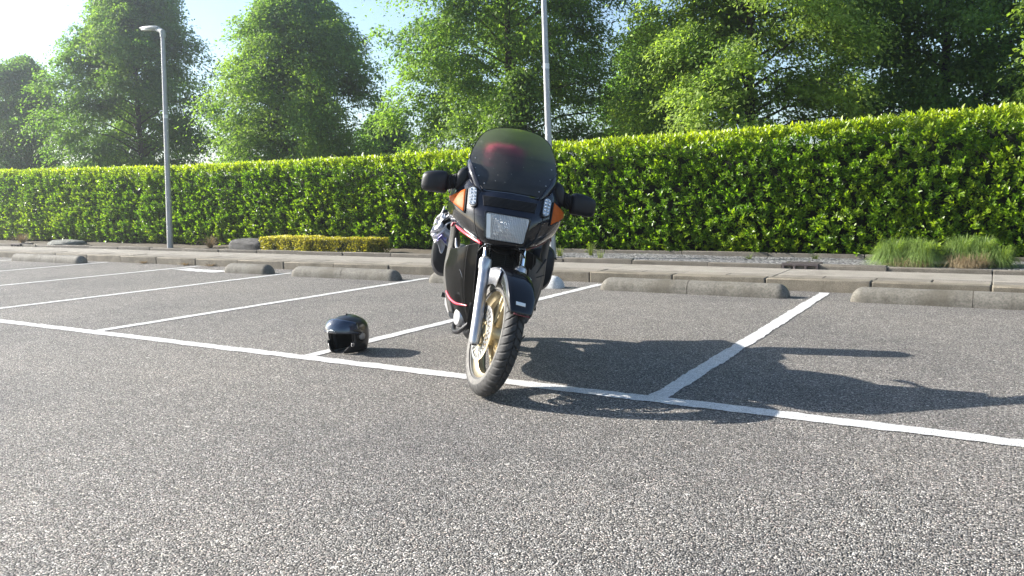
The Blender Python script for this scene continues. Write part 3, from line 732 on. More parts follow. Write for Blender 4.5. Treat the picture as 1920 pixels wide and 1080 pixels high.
def tyre_mesh(mb, c, Rr, hw, sec, na=720, tread=True):
    V = []; ns = 44
    for i in range(na):
        a = 2 * math.pi * i / na
        for j in range(ns + 1):
            t = (j / ns - .5) * 2; th = t * R(128)
            y = hw * math.sin(th) if abs(th) < math.pi / 2 else math.copysign(hw * (1 - .22 * ((abs(th) - math.pi / 2) / .66)), t)
            r = Rr - sec + sec * math.cos(th) * (1 if abs(th) < math.pi / 2 else 1.15)
            if tread and abs(th) < R(84):
                u = a / (2 * math.pi) * 44; ay = abs(y) / hw; k = 0
                zig = .10 * (abs(((u * .5) % 1) - .5) - .25) * 2
                if abs(y / hw - zig) < .05: k = 1
                ph = (u + 1.0 * ay + (.5 if y > 0 else 0)) % 1
                if .10 < ay < .98 and ph < .20: k = 1
                if .42 < ay < .48 and (u % 1) < .55: k = 1
                r -= .007 * k
            V.append((c[0] + r * math.cos(a), c[1] + y, c[2] + r * math.sin(a)))
    w = ns + 1
    F = [(i * w + j, i * w + j + 1, ((i + 1) % na) * w + j + 1, ((i + 1) % na) * w + j) for i in range(na) for j in range(ns)]
    mb.add(V, F)
def wheel_set(name, c, xf, Rr, hw, parent, rimr, rimw):
    mb = MB(xf); tyre_mesh(mb, c, Rr, hw, .052)
    ty = None
    rm = MB(xf)
    for s in (1, -1):
        prof = [(rimr + .012, s * rimw), (rimr + .006, s * (rimw + .006)), (rimr - .008, s * (rimw + .004)), (rimr - .014, s * (rimw - .008)), (rimr - .030, s * (rimw - .02)), (rimr - .036, s * .012), (rimr - .036, 0)]
        rm.lathe(prof, c, (0, 1, 0), 72)
        rm.lathe([(.062, 0), (.062, s * .05), (.050, s * .062), (.030, s * .066), (.018, s * .070), (.001, s * .070)], c, (0, 1, 0), 40)
    for k in range(3):
        a0 = R(84 + 120 * k)
        for dlt in (-1, 1):
            p = []
            for f in np.linspace(0, 1, 7):
                r = .055 + (rimr - .030 - .055) * f; a = a0 + dlt * (R(21) * (1 - f) ** 1.0 * .55 + R(7.5)); p.append((c[0] + r * math.cos(a), c[1], c[2] + r * math.sin(a)))
            rings = []
            for f, q in zip(np.linspace(0, 1, 7), p):
                tn = np.array([-math.sin(a0), 0, math.cos(a0)]); wv, wy = .011 + .004 * abs(2 * f - 1), .024 - .006 * f
                rings.append([np.array(q) + tn * wv * math.copysign(abs(math.cos(t)) ** .6, math.cos(t)) + np.array([0, wy * math.copysign(abs(math.sin(t)) ** .6, math.sin(t)), 0]) for t in np.linspace(0, 2 * math.pi, 12, endpoint=False)])
            rm.rings(rings)
        rings = []
        for f in np.linspace(0, 1, 5):
            r = .05 + (rimr - .085) * f; w = .030 * (1 - f * .45); tn = np.array([-math.sin(a0), 0, math.cos(a0)]); q = np.array([c[0] + r * math.cos(a0), c[1], c[2] + r * math.sin(a0)])
            rings.append([q - tn * w + np.array([0, .007, 0]), q + tn * w + np.array([0, .007, 0]), q + tn * w - np.array([0, .007, 0]), q - tn * w - np.array([0, .007, 0])])
        rm.rings(rings)
    wh = rm.build(name, M['gold'], parent)
    mb.build('tyre', [M['rubber']], wh)
    sw = MB(xf)
    for s in (1, -1):
        sw.lathe([(Rr - .050, s * (hw + .0012)), (Rr - .062, s * (hw + .0016)), (Rr - .078, s * (hw - .003)), (rimr + .008, s * (rimw + .0045))], c, (0, 1, 0), 96)
    sw.build('sidewall', M['sidewall'], wh)
    return wh
fw = wheel_set('front_wheel', AX, steer, WR, .050, bike, .232, .034)
def disc(xf, y, parent, c):
    mb = MB(xf); na = 96; rr = [.074, .084, .105, .126, .141]
    for s in (-.0025, .0025):
        V = [(c[0] + r * math.cos(2 * math.pi * i / na), c[1] + y + s, c[2] + r * math.sin(2 * math.pi * i / na)) for r in rr for i in range(na)]
        F = []
        for k in range(4):
            for i in range(na):
                if (k == 1 and i % 4 in (0, 1)) or (k == 2 and (i + 2) % 4 in (0, 1)): continue
                F.append((k * na + i, k * na + (i + 1) % na, (k + 1) * na + (i + 1) % na, (k + 1) * na + i))
        mb.add(V, F)
    mb.lathe([(.141, -.0025 + y), (.141, .0025 + y)], c, (0, 1, 0), 96)
    d = mb.build('brake_disc', M['disc'], parent, smooth=False)
    mb = MB(xf)
    for k in range(6):
        a = 2 * math.pi * k / 6; mb.tube([(c[0] + .066 * math.cos(a), c[1] + y * .6, c[2] + .066 * math.sin(a)), (c[0] + .066 * math.cos(a), c[1] + y * 1.14, c[2] + .066 * math.sin(a))], .008, 8)
    mb.lathe([(.052, y), (.076, y), (.076, y * .7)], c, (0, 1, 0), 40)
    mb.build('disc_carrier', M['gold'], parent)
for s in (1, -1): disc(steer, s * .066, fw, AX)
mb = MB(steer); mb.tube([(0, -.125, WR), (0, .125, WR)], .011, 14); mb.build('axle', M['alu'], fw)

# fork
fx, fz = -math.sin(RAKE), math.cos(RAKE)
for s in (-1, 1):
    b0 = np.array([.012, s * .099, WR - .022]); d = np.array([fx, 0, fz])
    mb = MB(steer)
    mb.tube([b0 - d * .045, b0 - d * .030, b0 + d * .03, b0 + d * .10, b0 + d * .34, b0 + d * .365, b0 + d * .372, b0 + d * .415], [.018, .026, .029, .0285, .0285, .030, .034, .034], 24)
    mb.tube([b0 + d * .425, b0 + d * .43], [.030, .026], 20)
    leg = mb.build('fork_leg', M['alu'], bike)
    mb = MB(steer); mb.tube([b0 + d * .41, b0 + d * .74], .0195, 20); mb.build('stanchion', M['chrome'], leg)
    mb = MB(steer); mb.tube([b0 - d * .046, b0 - d * .03], .0135, 14); mb.build('axle_clamp_bolt', M['matte'], leg)
    mb = MB(steer)
    for h in (.30, .345): mb.box(b0 + d * h + np.array([-.012, -s * .036 - .012, -.01]), b0 + d * h + np.array([.012, -s * .036 + .012, .012]))
    mb.build('fender_bracket', M['alu'], leg, bevel=.003)
    mb = MB(steer); rs = []
    cc = b0 + d * .135 + np.array([-.055, -s * .028, .0])
    for t, k in ((-.055, .6), (-.045, .95), (0, 1), (.045, .95), (.055, .6)):
        q = cc + d * t; rs.append([q + np.array([.038 * k * math.copysign(abs(math.cos(a)) ** .6, math.cos(a)), .026 * k * math.copysign(abs(math.sin(a)) ** .6, math.sin(a)), 0]) for a in np.linspace(0, 6.283, 16, endpoint=False)])
    mb.rings(rs); mb.build('brake_caliper', M['satin'], leg, bevel=0)
    mb = MB(steer); p0 = cc + d * .05
    mb.tube(crom([p0, p0 + np.array([-.03, -s * -.035, .08]), p0 + np.array([-.07, s * .02, .20]), p0 + np.array([-.15, s * .0, .36])], 6), .005, 8); mb.build('brake_hose', M['matte'], leg)

# front fender: an arc of shell over the tyre
G = []
for a in np.linspace(R(29), R(150), 40):
    row = []; e = math.sin(math.pi * np.clip((a - R(29)) / R(121), 0, 1)); tip = min(1, (a - R(29)) / R(20)) ** .5
    for t in np.linspace(-1, 1, 25):
        side = max(0, abs(t) - .62) / .38; drop = (.062 * (.25 + .75 * e) * (.35 + .65 * tip)) * side ** 1.1
        y = .070 * math.sin(min(1, abs(t) / .72) * math.pi / 2) ** .9 * (1 if t > 0 else -1) * (.66 + .34 * tip)
        r = .334 + .014 * (1 - (abs(t) / .75) ** 2 if abs(t) < .75 else 0) - drop
        row.append(steer((r * math.cos(a), y, WR + r * math.sin(a))))
    G.append(row)
mb = MB(); mb.grid(G); fend = mb.build('front_fender', M['gloss'], bike, solid=.004)
mb = MB(steer)
for s in (-1, 1):
    for t in np.linspace(0, 1, 2): pass
    g = [[(r * math.cos(a), s * .080, WR + r * math.sin(a)) for r in (.25, .30, .335)] for a in np.linspace(R(78), R(118), 8)]; mb.grid(g)
mb.build('fender_stay', M['alu'], fend, solid=.004)
mb = MB(steer); g = []
for a in np.linspace(R(36.5), R(39.5), 5):
    g.append([(.3505 * math.cos(a) , y, WR + .3505 * math.sin(a)) for y in np.linspace(-.034, .014, 7)])
mb.grid(g); mb.build('badge', M['white'], fend, solid=.002)
mb = MB(steer); g = [[(r * math.cos(a), y, WR + r * math.sin(a)) for y in np.linspace(-.040, .040, 9)] for a, r in ((R(28.4), .346), (R(29.6), .347))]
mb.grid(g); mb.build('red_edge', M['dullred'], fend, solid=.004)

# upper fairing shell
HALF = [
 [(-.200, 0, 1.030), (-.205, .08, 1.028), (-.235, .150, 1.030), (-.300, .190, 1.078), (-.375, .222, 1.132), (-.52, .245, 1.165)],
 [(-.158, 0, .990), (-.162, .08, .990), (-.185, .148, .985), (-.235, .205, 1.005), (-.345, .262, 1.035), (-.54, .292, 1.06)],
 [(-.122, 0, .945), (-.127, .08, .945), (-.150, .148, .940), (-.205, .210, .945), (-.325, .288, .960), (-.56, .325, .970)],
 [(-.092, 0, .905), (-.097, .08, .905), (-.122, .142, .900), (-.185, .205, .900), (-.305, .282, .905), (-.59, .325, .900)],
 [(-.078, 0, .840), (-.082, .08, .840), (-.107, .132, .840), (-.172, .188, .842), (-.295, .258, .852), (-.61, .308, .845)],
 [(-.078, 0, .785), (-.082, .075, .785), (-.107, .120, .785), (-.162, .158, .788), (-.275, .214, .802), (-.61, .285, .815)],
 [(-.088, 0, .757), (-.092, .072, .757), (-.118, .104, .757), (-.170, .132, .764), (-.262, .186, .782), (-.585, .262, .806)],
 [(-.150, 0, .752), (-.152, .060, .752), (-.168, .090, .752), (-.205, .112, .758), (-.290, .160, .776), (-.585, .240, .802)]]
FULL = [[(x, -y, z) for x, y, z in reversed(r)] + r[1:] for r in HALF]
FG = dense(FULL, 7, 7)
mb = MB(); mb.grid(FG)
fair = mb.build('upper_fairing', M['sky_black'], bike, solid=.006, off=1)
for pl in fair.data.polygons:
    if pl.center.z < .905 + .25 * (abs(pl.center.y) - .2) and abs(pl.center.y) > .10: pl.material_index = 1
    if pl.center.z < .80: pl.material_index = 1
fair.data.materials.append(M['gloss'])
BV = BVHTree.FromPolygons([tuple(v) for v in mb.v], mb.f)
def drape(y, z, off=.003):
    h = BV.ray_cast(Vector((1.5, y, z)), Vector((-1, 0, 0)))
    if h[0] is None: return np.array([-.5, y, z])
    nn = h[1] if h[1].x > 0 else -h[1]
    return np.array(h[0]) + np.array(nn) * off
def quad_patch(c, nu, nv, off, mbx=None):
    """four (y,z) corners (order around) draped on the fairing"""
    a, b, cc, d = [np.array(q, float) for q in c]; G = []
    for i in range(nu + 1):
        u = i / nu; G.append([drape(*((a * (1 - v / nv) + b * (v / nv)) * (1 - u) + (d * (1 - v / nv) + cc * (v / nv)) * u), off) for v in range(nv + 1)])
    (mbx or MB()).grid(G); return G
# joint lines between the nose panel and the side panels
for s in (-1, 1):
    mb = MB()
    mb.tube([drape(s * y, z, .001) for y, z in crom([(.150, 1.028), (.172, .985), (.180, .93), (.168, .86), (.148, .80), (.118, .76)], 6)], .0018, 5)
    pass
    mb.build('panel_joint', M['matte'], fair)
# headlight
hl_c = [(-.116, .916), (.108, .912), (.093, .782), (-.100, .782)]
def rounded_poly(c, r, n=6):
    c = [np.array(q, float) for q in c]; out = []
    for i, p in enumerate(c):
        a, b = c[i - 1], c[(i + 1) % len(c)]; u, v = (a - p) / np.linalg.norm(a - p), (b - p) / np.linalg.norm(b - p)
        p0, p1 = p + u * r, p + v * r
        for t in np.linspace(0, 1, n): out.append((1 - t) ** 2 * p0 + 2 * t * (1 - t) * p + t * t * p1)
    return out
def hlx(z, y): return -.070 - .12 * max(0, z - .84) - .9 * y * y
ctr = np.mean(np.array(hl_c), 0)
def ringp(sc, dx, c=hl_c, r=.014): return [(hlx(z, y) + dx, y, z) for y, z in [ctr + (q - ctr) * sc for q in rounded_poly(c, r)]]
mb = MB(); mb.rings([ringp(1.10, -.035), ringp(1.08, .004), ringp(1.00, .006), ringp(.985, -.012)], True, False)
hl = mb.build('headlight', M['gloss'], bike)
mb = MB(); G = [[(lambda y, z, q: (hlx(z, y) - .004 - .06 * (1 - (1 - q) ** 2.2), y, z))(*(ctr + (np.array(p) - ctr) * k * .985), 1 - k) for p in rounded_poly(hl_c, .014) + [rounded_poly(hl_c, .014)[0]]] for k in np.linspace(1, .02, 14)]
mb.grid(G); mb.build('reflector', M['reflector'], hl)
mb = MB(); G = [[(lambda y, z, q: (hlx(z, y) + .002 + .006 * q, y, z))(*(ctr + (np.array(p) - ctr) * k * .99), 1 - k) for p in rounded_poly(hl_c, .014) + [rounded_poly(hl_c, .014)[0]]] for k in np.linspace(1, .01, 10)]
mb.grid(G); mb.build('lens', M['lens'], hl)
mb = MB(); mb.lathe([(.001, .020), (.017, .018), (.021, .008), (.021, -.03)], (hlx(.84, 0) - .030, ctr[0], .838), (1, 0, 0), 20); mb.build('bulb_cap', M['satin'], hl)
mb = MB(); g = [[(hlx(z, y) + .010, y, z) for y in (a0, a0 + .020)] for z, a0 in zip(np.linspace(.908, .790, 8), np.linspace(-.112, -.097, 8))]; mb.grid(g); mb.build('clear_strip', M['white'], hl)
# air grille under the screen
mb = MB(); quad_patch([(-.142, .992), (.138, .990), (.128, .944), (-.128, .946)], 6, 20, .0015, mb); gr = mb.build('vent_grille', M['hole'], fair)
mb = MB()
for k in range(7):
    f = (k + .5) / 7; w = .138 - .012 * f; z = .989 - .043 * f
    mb.tube([drape(y, z, .004) for y in np.linspace(-w, w, 24)], .0022, 6)
for s in (-1, 1): mb.tube([drape(s * (.141 - .012 * f), .992 - .047 * f, .003) for f in np.linspace(0, 1, 6)], .003, 6)
mb.tube([drape(y, .9925, .003) for y in np.linspace(-.141, .141, 24)], .0025, 6)
mb.build('slats', M['satin'], gr)
# indicators, running lamps
for s in (-1, 1):
    mb = MB(); quad_patch([(s * .232, 1.012), (s * .312, .962), (s * .306, .945), (s * .224, .897)], 10, 10, .006, mb)
    ind = mb.build('indicator', M['orange'], bike, solid=.004)
    mb = MB(); lp = [drape(s * y, z, .006) for y, z in [(.229, 1.015), (.315, .963), (.309, .942), (.222, .892), (.229, 1.015)]]
    q = []
    for a, b in zip([(.229, 1.015), (.315, .963), (.309, .942), (.222, .892)], [(.315, .963), (.309, .942), (.222, .892), (.229, 1.015)]):
        for t in np.linspace(0, 1, 8, endpoint=False): q.append(drape(s * (a[0] + (b[0] - a[0]) * t), a[1] + (b[1] - a[1]) * t, .004))
    mb.tube(q + [q[0]], .003, 6); mb.build('indicator_rim', M['matte'], ind)
    # lamp
    c0 = np.array([s * .190, .980]); ax = np.array([s * .006, .0465]); axn = ax / np.linalg.norm(ax); pr = np.array([axn[1], -axn[0]])
    def stadium(sc, off):
        hw = .0185 * sc; L = .0465 + .004 * (sc - 1) * 4 - .0185; out = []
        for t in np.linspace(0, math.pi, 10): out.append(c0 + axn * (L + hw * math.sin(t)) + pr * hw * math.cos(t))
        for t in np.linspace(math.pi, 2 * math.pi, 10): out.append(c0 - axn * L + axn * hw * math.sin(t) + pr * hw * math.cos(t))
        return [drape(*q, off) for q in out]
    mb = MB(); mb.rings([stadium(1.25, -.002), stadium(1.2, .010), stadium(1.02, .011), stadium(1.0, .007)], True, True); rl = mb.build('running_lamp', M['satin'], bike)
    mb = MB(); mb.rings([stadium(.98, .006), stadium(.92, .012)], True, True); mb.build('lamp_lens', M['led'], rl)
    mb = MB()
    for i in range(5):
        for j in (-1, 1):
            q = drape(*(c0 + axn * (i - 2) * .0165 + pr * j * .0078), .0125); mb.lathe([(.001, .004), (.004, .003), (.0058, 0), (.0064, -.003)], q, (1, s * .5, .2), 10)
    mb.build('led_dots', M['chrome'], rl)
# trim below the upper fairing: red piping and a pale stripe
for s in (-1, 1):
    pts = [FG[i, j] for i, j in []]
    edge = crom([(-.150, s * .118, .751), (-.20, s * .138, .757), (-.29, s * .188, .775), (-.40, s * .226, .790), (-.50, s * .252, .804), (-.56, s * .272, .825), (-.57, s * .285, .80)], 6)
    mb = MB(); mb.tube(edge, .0075 if s < 0 else .004, 8); mb.build('red_piping', M['red'] if s < 0 else M['dullred'], fair)
mb = MB(); quad_patch([(-.212, .812), (-.206, .806), (-.138, .766), (-.140, .780)], 3, 10, .004, mb)
mb.build('pale_stripe', M['white'], fair, solid=.002)

# windscreen
rows = [(-.196, 1.034, .150), (-.228, 1.075, .196), (-.262, 1.11, .228), (-.318, 1.165, .240), (-.372, 1.225, .233), (-.425, 1.285, .213), (-.470, 1.335, .184), (-.497, 1.362, .149), (-.513, 1.379, .102), (-.520, 1.388, .040)]
G = []
for k, (xc, zc, w) in enumerate(rows):
    f = k / 9; row = []
    for t in np.linspace(-1, 1, 25):
        y = w * t; a = (y / .24) ** 2
        row.append((xc - (.055 + .09 * min(1, f * 2.2)) * a, y, zc - (.012 if k == 0 else -.02 * (1 - f)) * a))
    G.append(row)
SG = dense(G, 4, 2)
mb = MB(); mb.grid(SG); scr = mb.build('windscreen', M['screen'], bike)
mb = MB(); n_, m_ = SG.shape[:2]
mb.tube([SG[i, 0] for i in range(n_)] + [SG[-1, j] for j in range(0, m_, 4)] + [SG[i, -1] for i in range(n_ - 1, -1, -1)], .0022, 6); mb.build('screen_edge', M['satin'], scr)
for s in (-1, 1):
    for i, dj in ((2, 4), (5, 3), (9, 3), (13, 3)):
        mb = MB(); p = SG[i, dj if s < 0 else m_ - 1 - dj]; mb.lathe([(.001, .005), (.003, .004), (.004, .001), (.004, -.002)], p, (1, 0, .5), 10); mb.build('screw', M['alu'], scr)

# dark cowl ears that hold the screen edge
for s in (-1, 1):
    g = [[(-.215, s * .146, 1.012), (-.235, s * .172, 1.020), (-.27, s * .2, 1.03)], [(-.238, s * .168, 1.050), (-.262, s * .198, 1.058), (-.30, s * .215, 1.06)], [(-.275, s * .195, 1.100), (-.305, s * .225, 1.108), (-.35, s * .24, 1.105)], [(-.335, s * .222, 1.152), (-.37, s * .243, 1.152), (-.43, s * .25, 1.145)], [(-.385, s * .236, 1.176), (-.405, s * .245, 1.172), (-.45, s * .252, 1.160)]]
    mb = MB(); mb.grid(dense(g, 5, 5)); mb.build('screen_cowl', M['sky_black'], fair, solid=.006)
# instrument panel behind the screen
g = [[(-.235, y, 1.015), (-.33, y, 1.085), (-.40, y * 1.1, 1.145), (-.47, y * 1.15, 1.12), (-.50, y * 1.15, 1.03)] for y in np.linspace(-.20, .20, 9)]
mb = MB(); mb.grid(dense(g, 2, 4)); dash = mb.build('dashboard', M['matte'], bike, solid=.006)
mb = MB()
for y in (-.06, .06): mb.lathe([(.055, .004), (.052, .010), (.048, .004), (.001, .004)], (-.475, y, 1.10), (-1, 0, .25), 28)
mb.build('gauges', M['alu'], dash)

# mirrors
for s in (-1, 1):
    dz = 0 if s < 0 else -.006
    mb = MB(); rs = []
    for y, cx, cz, hx, hz in ((.338, -.40, 1.032, .032, .047), (.345, -.40, 1.032, .047, .055), (.362, -.40, 1.034, .058, .060), (.40, -.40, 1.033, .060, .059), (.44, -.405, 1.028, .058, .055), (.466, -.41, 1.026, .050, .048), (.476, -.412, 1.025, .036, .033), (.479, -.412, 1.025, .012, .012)):
        rs.append([(cx + hx * math.copysign(abs(math.cos(t)) ** .62, math.cos(t)), s * y, cz + dz + hz * math.copysign(abs(math.sin(t)) ** .62, math.sin(t))) for t in np.linspace(0, 2 * math.pi, 32, endpoint=False)])
    mb.rings(rs); mir = mb.build('mirror', M['satin'], bike)
    mb = MB(); rs = []
    for k in range(13):
        y = .288 + .052 * k / 12; q = 1.0 if k % 2 else .86; f = k / 12
        rs.append([(-.395 + (.034 + .006 * f) * q * math.cos(t), s * y, 1.052 - .018 * f + dz + (.044) * q * math.sin(t)) for t in np.linspace(0, 2 * math.pi, 20, endpoint=False)])
    mb.rings(rs); mb.build('bellows', M['matte'], mir)
    mb = MB(); rs = []
    for y, cx, cz, hx, hz in ((.215, -.40, 1.088, .05, .045), (.245, -.39, 1.080, .055, .058), (.272, -.385, 1.066, .052, .060), (.290, -.39, 1.054, .046, .050)):
        rs.append([(cx + hx * math.copysign(abs(math.cos(t)) ** .7, math.cos(t)), s * y, cz + dz + hz * math.copysign(abs(math.sin(t)) ** .7, math.sin(t))) for t in np.linspace(0, 2 * math.pi, 24, endpoint=False)])
    mb.rings(rs); mb.build('mirror_mount', M['satin'], mir)
    mb = MB(); mb.rings([[(-.457, s * (.41 + .055 * math.copysign(abs(math.cos(t)) ** .6, math.cos(t)) * k), 1.03 + .043 * k * math.copysign(abs(math.sin(t)) ** .6, math.sin(t))) for t in np.linspace(0, 6.283, 24, endpoint=False)] for k in (1, .97)], True, True); mb.build('mirror_glass', M['chrome'], mir)

# wheel-well lining and radiator
g = []
for a in np.linspace(-1, 1, 15):
    y = .128 * math.sin(a * math.pi / 2); z = .755 if abs(a) < .5 else .755 - .0 * abs(a)
    z = .752 - .055 * abs(math.sin(a * math.pi / 2)) ** 6
    g.append([(-.16 - .10 * abs(a) ** 3, y, z), (-.24, y * .98, z - .012), (-.36, y * .95, z - .03)])
mb = MB(); mb.grid(g); mb.build('fairing_lining', M['gloss'], bike, solid=.005)
mb = MB(); mb.box((-.42, -.125, .40), (-.37, .125, .735)); rad = mb.build('radiator', M['matte'], bike, smooth=False)
mb = MB()
for k in range(30): z = .415 + k * .0104; mb.box((-.371, -.115, z), (-.366, .115, z + .0028))
for y in (-.115, -.04, .035, .11): mb.box((-.372, y - .004, .405), (-.362, y + .004, .73))
mb.box((-.37, -.12, .55), (-.360, .12, .562))
mb.build('fins', M['satin'], rad, smooth=False)
mb = MB()
for s in (-1, 1): mb.tube(crom([(-.34, s * .06, .70), (-.30, s * .085, .66), (-.33, s * .09, .55), (-.36, s * .07, .46)], 6), .011, 10)
mb.tube(crom([(-.30, -.08, .74), (-.27, 0, .71), (-.30, .08, .73)], 6), .008, 8)
mb.build('hose', M['satin'], bike)

# lower side fairings
for s in (-1, 1):
    L = [[(-.270, .118, .748), (-.300, .150, .738), (-.345, .195, .715), (-.46, .252, .690), (-.61, .284, .672), (-.745, .298, .665)],
         [(-.272, .122, .690), (-.303, .152, .685), (-.352, .200, .668), (-.47, .258, .640), (-.62, .290, .625), (-.75, .300, .615)],
         [(-.278, .120, .600), (-.308, .150, .598), (-.360, .196, .590), (-.48, .260, .570), (-.63, .298, .560), (-.76, .308, .55)],
         [(-.290, .114, .510), (-.322, .144, .508), (-.374, .186, .500), (-.49, .246, .485), (-.64, .284, .478), (-.76, .295, .47)],
         [(-.308, .104, .420), (-.342, .132, .418), (-.394, .168, .412), (-.505, .222, .400), (-.64, .258, .395), (-.75, .270, .39)],
         [(-.340, .084, .335), (-.372, .108, .333), (-.422, .140, .330), (-.520, .186, .325), (-.63, .218, .322), (-.72, .230, .32)],
         [(-.385, .062, .265), (-.410, .080, .262), (-.450, .106, .258), (-.53, .142, .255), (-.61, .165, .255), (-.68, .175, .255)]]
    L = [[(x, s * (y if k < 3 else y * .945), z) for k, (x, y, z) in enumerate(r)] for r in L]
    DG = dense(L, 7, 7)
    mb = MB(); mb.grid(DG); low = mb.build('lower_fairing', M['dark_gloss'], bike, solid=.005)
    # inner wall back to the radiator
    mb = MB(); mb.grid([[tuple(DG[i, 0]), (-.33, s * .122, DG[i, 0][2]), (-.40, s * .118, DG[i, 0][2])] for i in range(len(DG))]); mb.build('inner_panel', M['matte'], low, solid=.004)
    # raised rim of the inner edge
    mb = MB(); mb.tube([DG[i, 0] for i in range(len(DG))], .005, 8); mb.build('rim', M['gloss'], low)
    # rear guard strip
    g = []
    for z, y0, x0 in ((.845, .290, -.575), (.76, .284, -.62), (.66, .286, -.65), (.55, .290, -.67), (.44, .276, -.67), (.36, .250, -.65), (.30, .228, -.63)):
        g.append([(x0, s * (y0 - .040), z), (x0 + .004, s * (y0 - .020), z), (x0 - .03, s * y0, z), (x0 - .075, s * (y0 + .006), z)])
    mb = MB(); mb.grid(dense(g, 5, 4)); mb.build('knee_guard', M['guard'], bike, solid=.005)
    for i in (9, 22, 34):
        mb = MB(); p = DG[i, 34]; mb.lathe([(.001, .004), (.005, .003), (.006, -.003)], p, (1, s * .8, 0), 10); mb.build('bolt', M['chrome'], low)
    mb = MB(); mb.tube([DG[i, 11] + np.array([.002, s * .002, 0]) for i in range(0, 40)], .0016, 5); mb.build('edge_sheen', M['guard'], low)  # pale line put in to mimic light caught along the panel edge
    mb = MB(); mb.tube(crom([DG[4, 34], DG[10, 26], DG[14, 16], DG[20, 12], DG[28, 10]], 8), .0018, 5); mb.build('edge_glint', M['alu'], low)  # aluminium tube drawn as a thin reflection curving over the panel
    # red piping on the lower edge
    pts = [DG[i, j] + np.array([.004, s * .003, 0]) for i, j in ((22, 34), (25, 32), (27, 29), (29, 25), (30, 20), (30, 15), (30, 9))]
    if s < 0:
        mb = MB(); mb.tube(crom(pts, 5), [.0035 + .005 * math.sin(math.pi * k / 30) for k in range(31)], 8); mb.build('red_piping', M['red'], low)
        mb = MB(); mb.tube([(-.50, -.250, .740), (-.49, -.240, .70), (-.47, -.222, .655), (-.45, -.200, .61), (-.44, -.19, .59)], [.006, .012, .009, .005, .002], 10); mb.build('deflector_glint', M['alu'], low)  # bright tube stands in for a highlight on a dark deflector
    else:
        g = [[(-.318, .155, .725), (-.36, .200, .700), (-.46, .25, .672)], [(-.322, .158, .60), (-.366, .200, .585), (-.47, .255, .565)], [(-.345, .145, .47), (-.395, .185, .455), (-.49, .235, .44)], [(-.375, .12, .36), (-.42, .155, .35), (-.51, .19, .345)]]
        g = [[np.array(p) + np.array([.006, .004, 0]) for p in r] for r in g]
        mb = MB(); mb.grid(dense(g, 6, 5)); mb.build('textured_panel', M['guard'], low, solid=.004)
        mb = MB(); mb.tube([(-.315, .16, .60), (-.37, .215, .63), (-.45, .26, .70)], .005, 8); mb.tube([(-.315, .155, .585), (-.38, .22, .60), (-.47, .265, .61)], .004, 8); mb.build('strut', M['matte'], low)

# engine, belly pan, frame, exhaust
mb = MB(); mb.rings([sring(x, 0, cz, hy, hz, 3) for x, cz, hy, hz in ((-.40, .40, .10, .10), (-.46, .42, .16, .15), (-.62, .42, .20, .17), (-.80, .42, .20, .17), (-.95, .42, .15, .13), (-1.05, .42, .09, .08))]); eng = mb.build('engine', M['satin'], bike)
for s in (-1, 1):
    mb = MB(); mb.lathe([(.001, .02), (.045, .02), (.055, .008), (.06, -.02)], (-.52, s * .165, .30), (.4, s, 0), 24); mb.build('engine_cover', M['alu'], eng)
mb = MB(); mb.rings([sring(x, 0, cz, hy, hz, 2.6) for x, cz, hy, hz in ((-.37, .275, .05, .03), (-.41, .25, .095, .055), (-.55, .225, .135, .06), (-.78, .215, .14, .055), (-.98, .22, .11, .04))]); mb.build('belly_pan', M['satin'], bike)
for s in (-1, 1):
    mb = MB(); mb.tube(crom([(-.40, s * .10, .30), (-.46, s * .15, .235), (-.60, s * .18, .20), (-.80, s * .19, .195), (-1.0, s * .17, .22)], 6), .014, 10)
    mb.build('frame_rail', M['satin'], bike)
mb = MB(); mb.tube([(-.9, -.20, .26), (-1.2, -.22, .28), (-1.7, -.24, .34)], [.035, .05, .052], 20); mb.build('exhaust', M['alu'], bike)
mb = MB(); mb.rings([sring(x, 0, cz, hy, hz, 3) for x, cz, hy, hz in ((-.78, .40, .10, .10), (-.84, .42, .14, .20), (-1.05, .42, .14, .22), (-1.22, .46, .12, .18), (-1.27, .48, .07, .10))]); mb.build('gearbox_filler', M['matte'], bike)  # volume added to close a light gap in the cast shadow
mb = MB(); mb.rings([sring(x, 0, cz, hy, hz, 3) for x, cz, hy, hz in ((-.30, .88, .10, .08), (-.34, .90, .17, .12), (-.48, .92, .20, .15), (-.60, .92, .16, .12))]); mb.build('shadow_filler', M['matte'], bike)  # unseen filler that keeps sun from leaking into the cast shadow
# foot pegs
for s in (-1, 1):
    mb = MB(); mb.tube([(-.86, s * .16, .36), (-.86, s * .29, .37)], [.012, .015], 10); mb.build('foot_peg', M['rubber'], bike)
# tank, seat, tail
mb = MB(); mb.rings([sring(x, 0, cz, hy, hz, 2.5) for x, cz, hy, hz in ((-.50, .86, .10, .07), (-.56, .87, .15, .11), (-.70, .88, .17, .13), (-.85, .86, .15, .12), (-.96, .83, .10, .08))]); mb.build('fuel_tank', M['gloss'], bike)
mb = MB(); mb.rings([sring(x, 0, cz, hy, hz, 2.8) for x, cz, hy, hz in ((-.92, .80, .10, .04), (-1.0, .80, .15, .055), (-1.2, .80, .17, .06), (-1.28, .83, .17, .07), (-1.5, .86, .16, .06), (-1.62, .86, .13, .04))]); mb.build('seat', M['matte'], bike)
mb = MB(); mb.rings([sring(x, 0, cz, hy, hz, 2.8) for x, cz, hy, hz in ((-.90, .68, .12, .07), (-1.1, .69, .16, .07), (-1.5, .74, .18, .07), (-1.8, .78, .13, .05), (-1.9, .80, .08, .03))]); mb.build('tail_fairing', M['gloss'], bike)
mb = MB()
for s in (-1, 1): mb.tube(crom([(-.62, s * .05, 1.02), (-.55, s * .16, 1.06), (-.62, s * .27, 1.03), (-.70, s * .315, 1.0)], 6), .012, 10)
